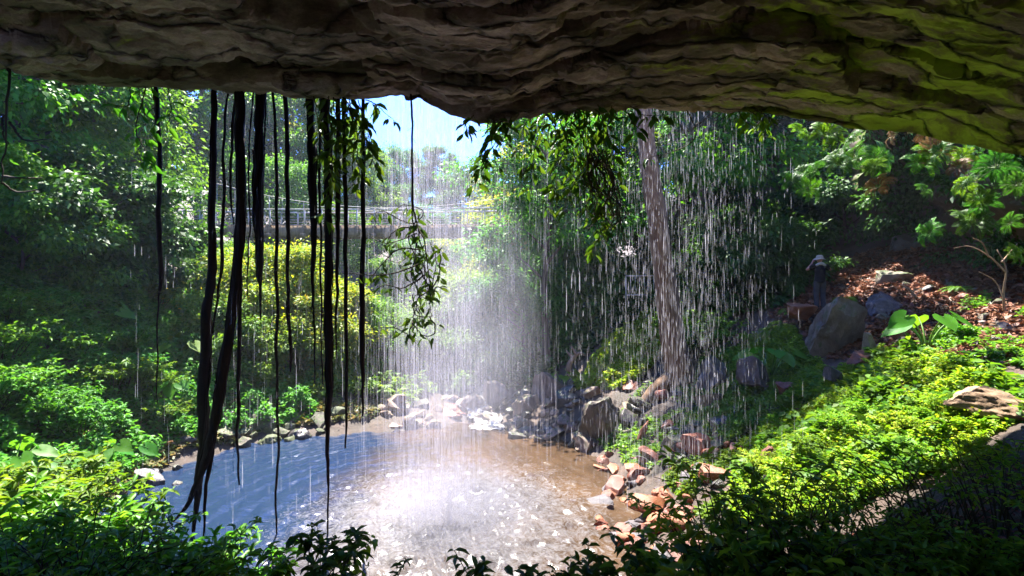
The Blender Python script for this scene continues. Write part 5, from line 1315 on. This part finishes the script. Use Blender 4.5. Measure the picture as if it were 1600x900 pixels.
# mist (a bounded cloud of fine spray)
def mist(name, c, r, dens, label, nscale=.8):
    m, nt, out = newmat(name); L = nt.links
    tc = N(nt, 'TexCoord'); ln = N(nt, 'VectorMath', operation='LENGTH'); L.new(tc.outputs['Object'], ln.inputs[0])
    mr = N(nt, 'MapRange', interpolation_type='SMOOTHSTEP'); mr.inputs[1].default_value = .15; mr.inputs[2].default_value = .95; mr.inputs[3].default_value = 1; mr.inputs[4].default_value = 0
    L.new(ln.outputs[1], mr.inputs[0])
    geo = N(nt, 'NewGeometry'); mp = N(nt, 'Mapping'); mp.inputs['Scale'].default_value = (1.2, 1.2, .45); L.new(geo.outputs['Position'], mp.inputs[0])
    nz = N(nt, 'TexNoise', i_Scale=nscale, i_Detail=3.0); L.new(mp.outputs[0], nz.inputs['Vector'])
    r2 = N(nt, 'MapRange'); r2.inputs[1].default_value = .3; r2.inputs[2].default_value = .7; r2.inputs[3].default_value = .1; r2.inputs[4].default_value = 1.6; L.new(nz.outputs[0], r2.inputs[0])
    mu = N(nt, 'Math', operation='MULTIPLY'); L.new(mr.outputs[0], mu.inputs[0]); L.new(r2.outputs[0], mu.inputs[1])
    m2 = N(nt, 'Math', operation='MULTIPLY'); m2.inputs[1].default_value = dens; L.new(mu.outputs[0], m2.inputs[0])
    pv = N(nt, 'VolumePrincipled'); pv.inputs['Color'].default_value = (.84, .84, .97, 1); pv.inputs['Anisotropy'].default_value = .3; L.new(m2.outputs[0], pv.inputs['Density']); L.new(pv.outputs[0], out.inputs[1])
    V, Fc = ICO[4]
    o = MB().add(V, Fc).build(name, m, smooth=True); o.location = c; o.scale = r; tag(o, label, 'mist', kind='stuff')
mist('mist', (-1.0, 13.2, 3.4), (2.3, 2.0, 5.2), .13, 'white mist drifting round the foot of the waterfall')
mist('mist', (-1.3, 10.8, .55), (2.4, 2.0, 1.3), .22, 'low white spray cloud over the churning foam', 1.6)

# haze: even pale air round everything
m, nt, out = newmat('haze'); pv = N(nt, 'VolumePrincipled'); pv.inputs['Color'].default_value = (.80, .88, 1.0, 1); pv.inputs['Density'].default_value = .0009; nt.links.new(pv.outputs[0], out.inputs[1])
o = MB().add(*box((-66, -16, -4), (66, 128, 56))).build('haze', m); tag(o, 'pale humid air filling the gorge', 'haze', kind='stuff')

# ------------------------------------------------------------------ light, sky, camera
SUN_EL = math.radians(62); az = math.radians(-17)          # towards the sun: left and ahead
sdir = Vector((math.cos(SUN_EL) * math.sin(az), math.cos(SUN_EL) * math.cos(az), math.sin(SUN_EL)))
ld = bpy.data.lights.new('sun', 'SUN'); ld.energy = 3.1; ld.angle = math.radians(.5); ld.color = (1, .95, .86)
lo = bpy.data.objects.new('sun', ld); COL.objects.link(lo); lo.rotation_euler = sdir.to_track_quat('Z', 'Y').to_euler(); lo.location = (0, 0, 40)
wd = bpy.data.worlds.new('World'); scene.world = wd; wd.use_nodes = True
nt = wd.node_tree; bg = nt.nodes['Background']; sky = nt.nodes.new('ShaderNodeTexSky'); sky.sky_type = 'NISHITA'; sky.sun_disc = False
sky.sun_elevation = SUN_EL; sky.sun_rotation = az; sky.altitude = 1500; sky.air_density = 1.0; sky.dust_density = .1; sky.ozone_density = 4.0
tint = nt.nodes.new('ShaderNodeMix'); tint.data_type = 'RGBA'; tint.blend_type = 'MULTIPLY'; tint.inputs[0].default_value = 1; tint.inputs[7].default_value = (.25, .38, .75, 1)
nt.links.new(sky.outputs[0], tint.inputs[6]); nt.links.new(tint.outputs[2], bg.inputs[0]); bg.inputs[1].default_value = .125

cd = bpy.data.cameras.new('view_camera'); cd.sensor_width = 36; cd.lens = 18.0; cd.clip_start = .05; cd.clip_end = 400
co = bpy.data.objects.new('view_camera', cd); COL.objects.link(co); co.location = (0, 0, CAMZ); co.rotation_euler = (PI / 2, 0, 0); scene.camera = co

vs = scene.view_settings; vs.view_transform = 'Standard'; vs.look = 'None'; vs.exposure = 3.2; vs.gamma = 1; vs.use_curve_mapping = False
cy = scene.cycles
cy.use_denoising = True; cy.max_bounces = 8; cy.diffuse_bounces = 6; cy.glossy_bounces = 2; cy.transmission_bounces = 4; cy.transparent_max_bounces = 24; cy.volume_bounces = 0
cy.caustics_reflective = False; cy.caustics_refractive = False; cy.sample_clamp_indirect = 6.0
cy.volume_step_rate = 2.0; cy.volume_max_steps = 64
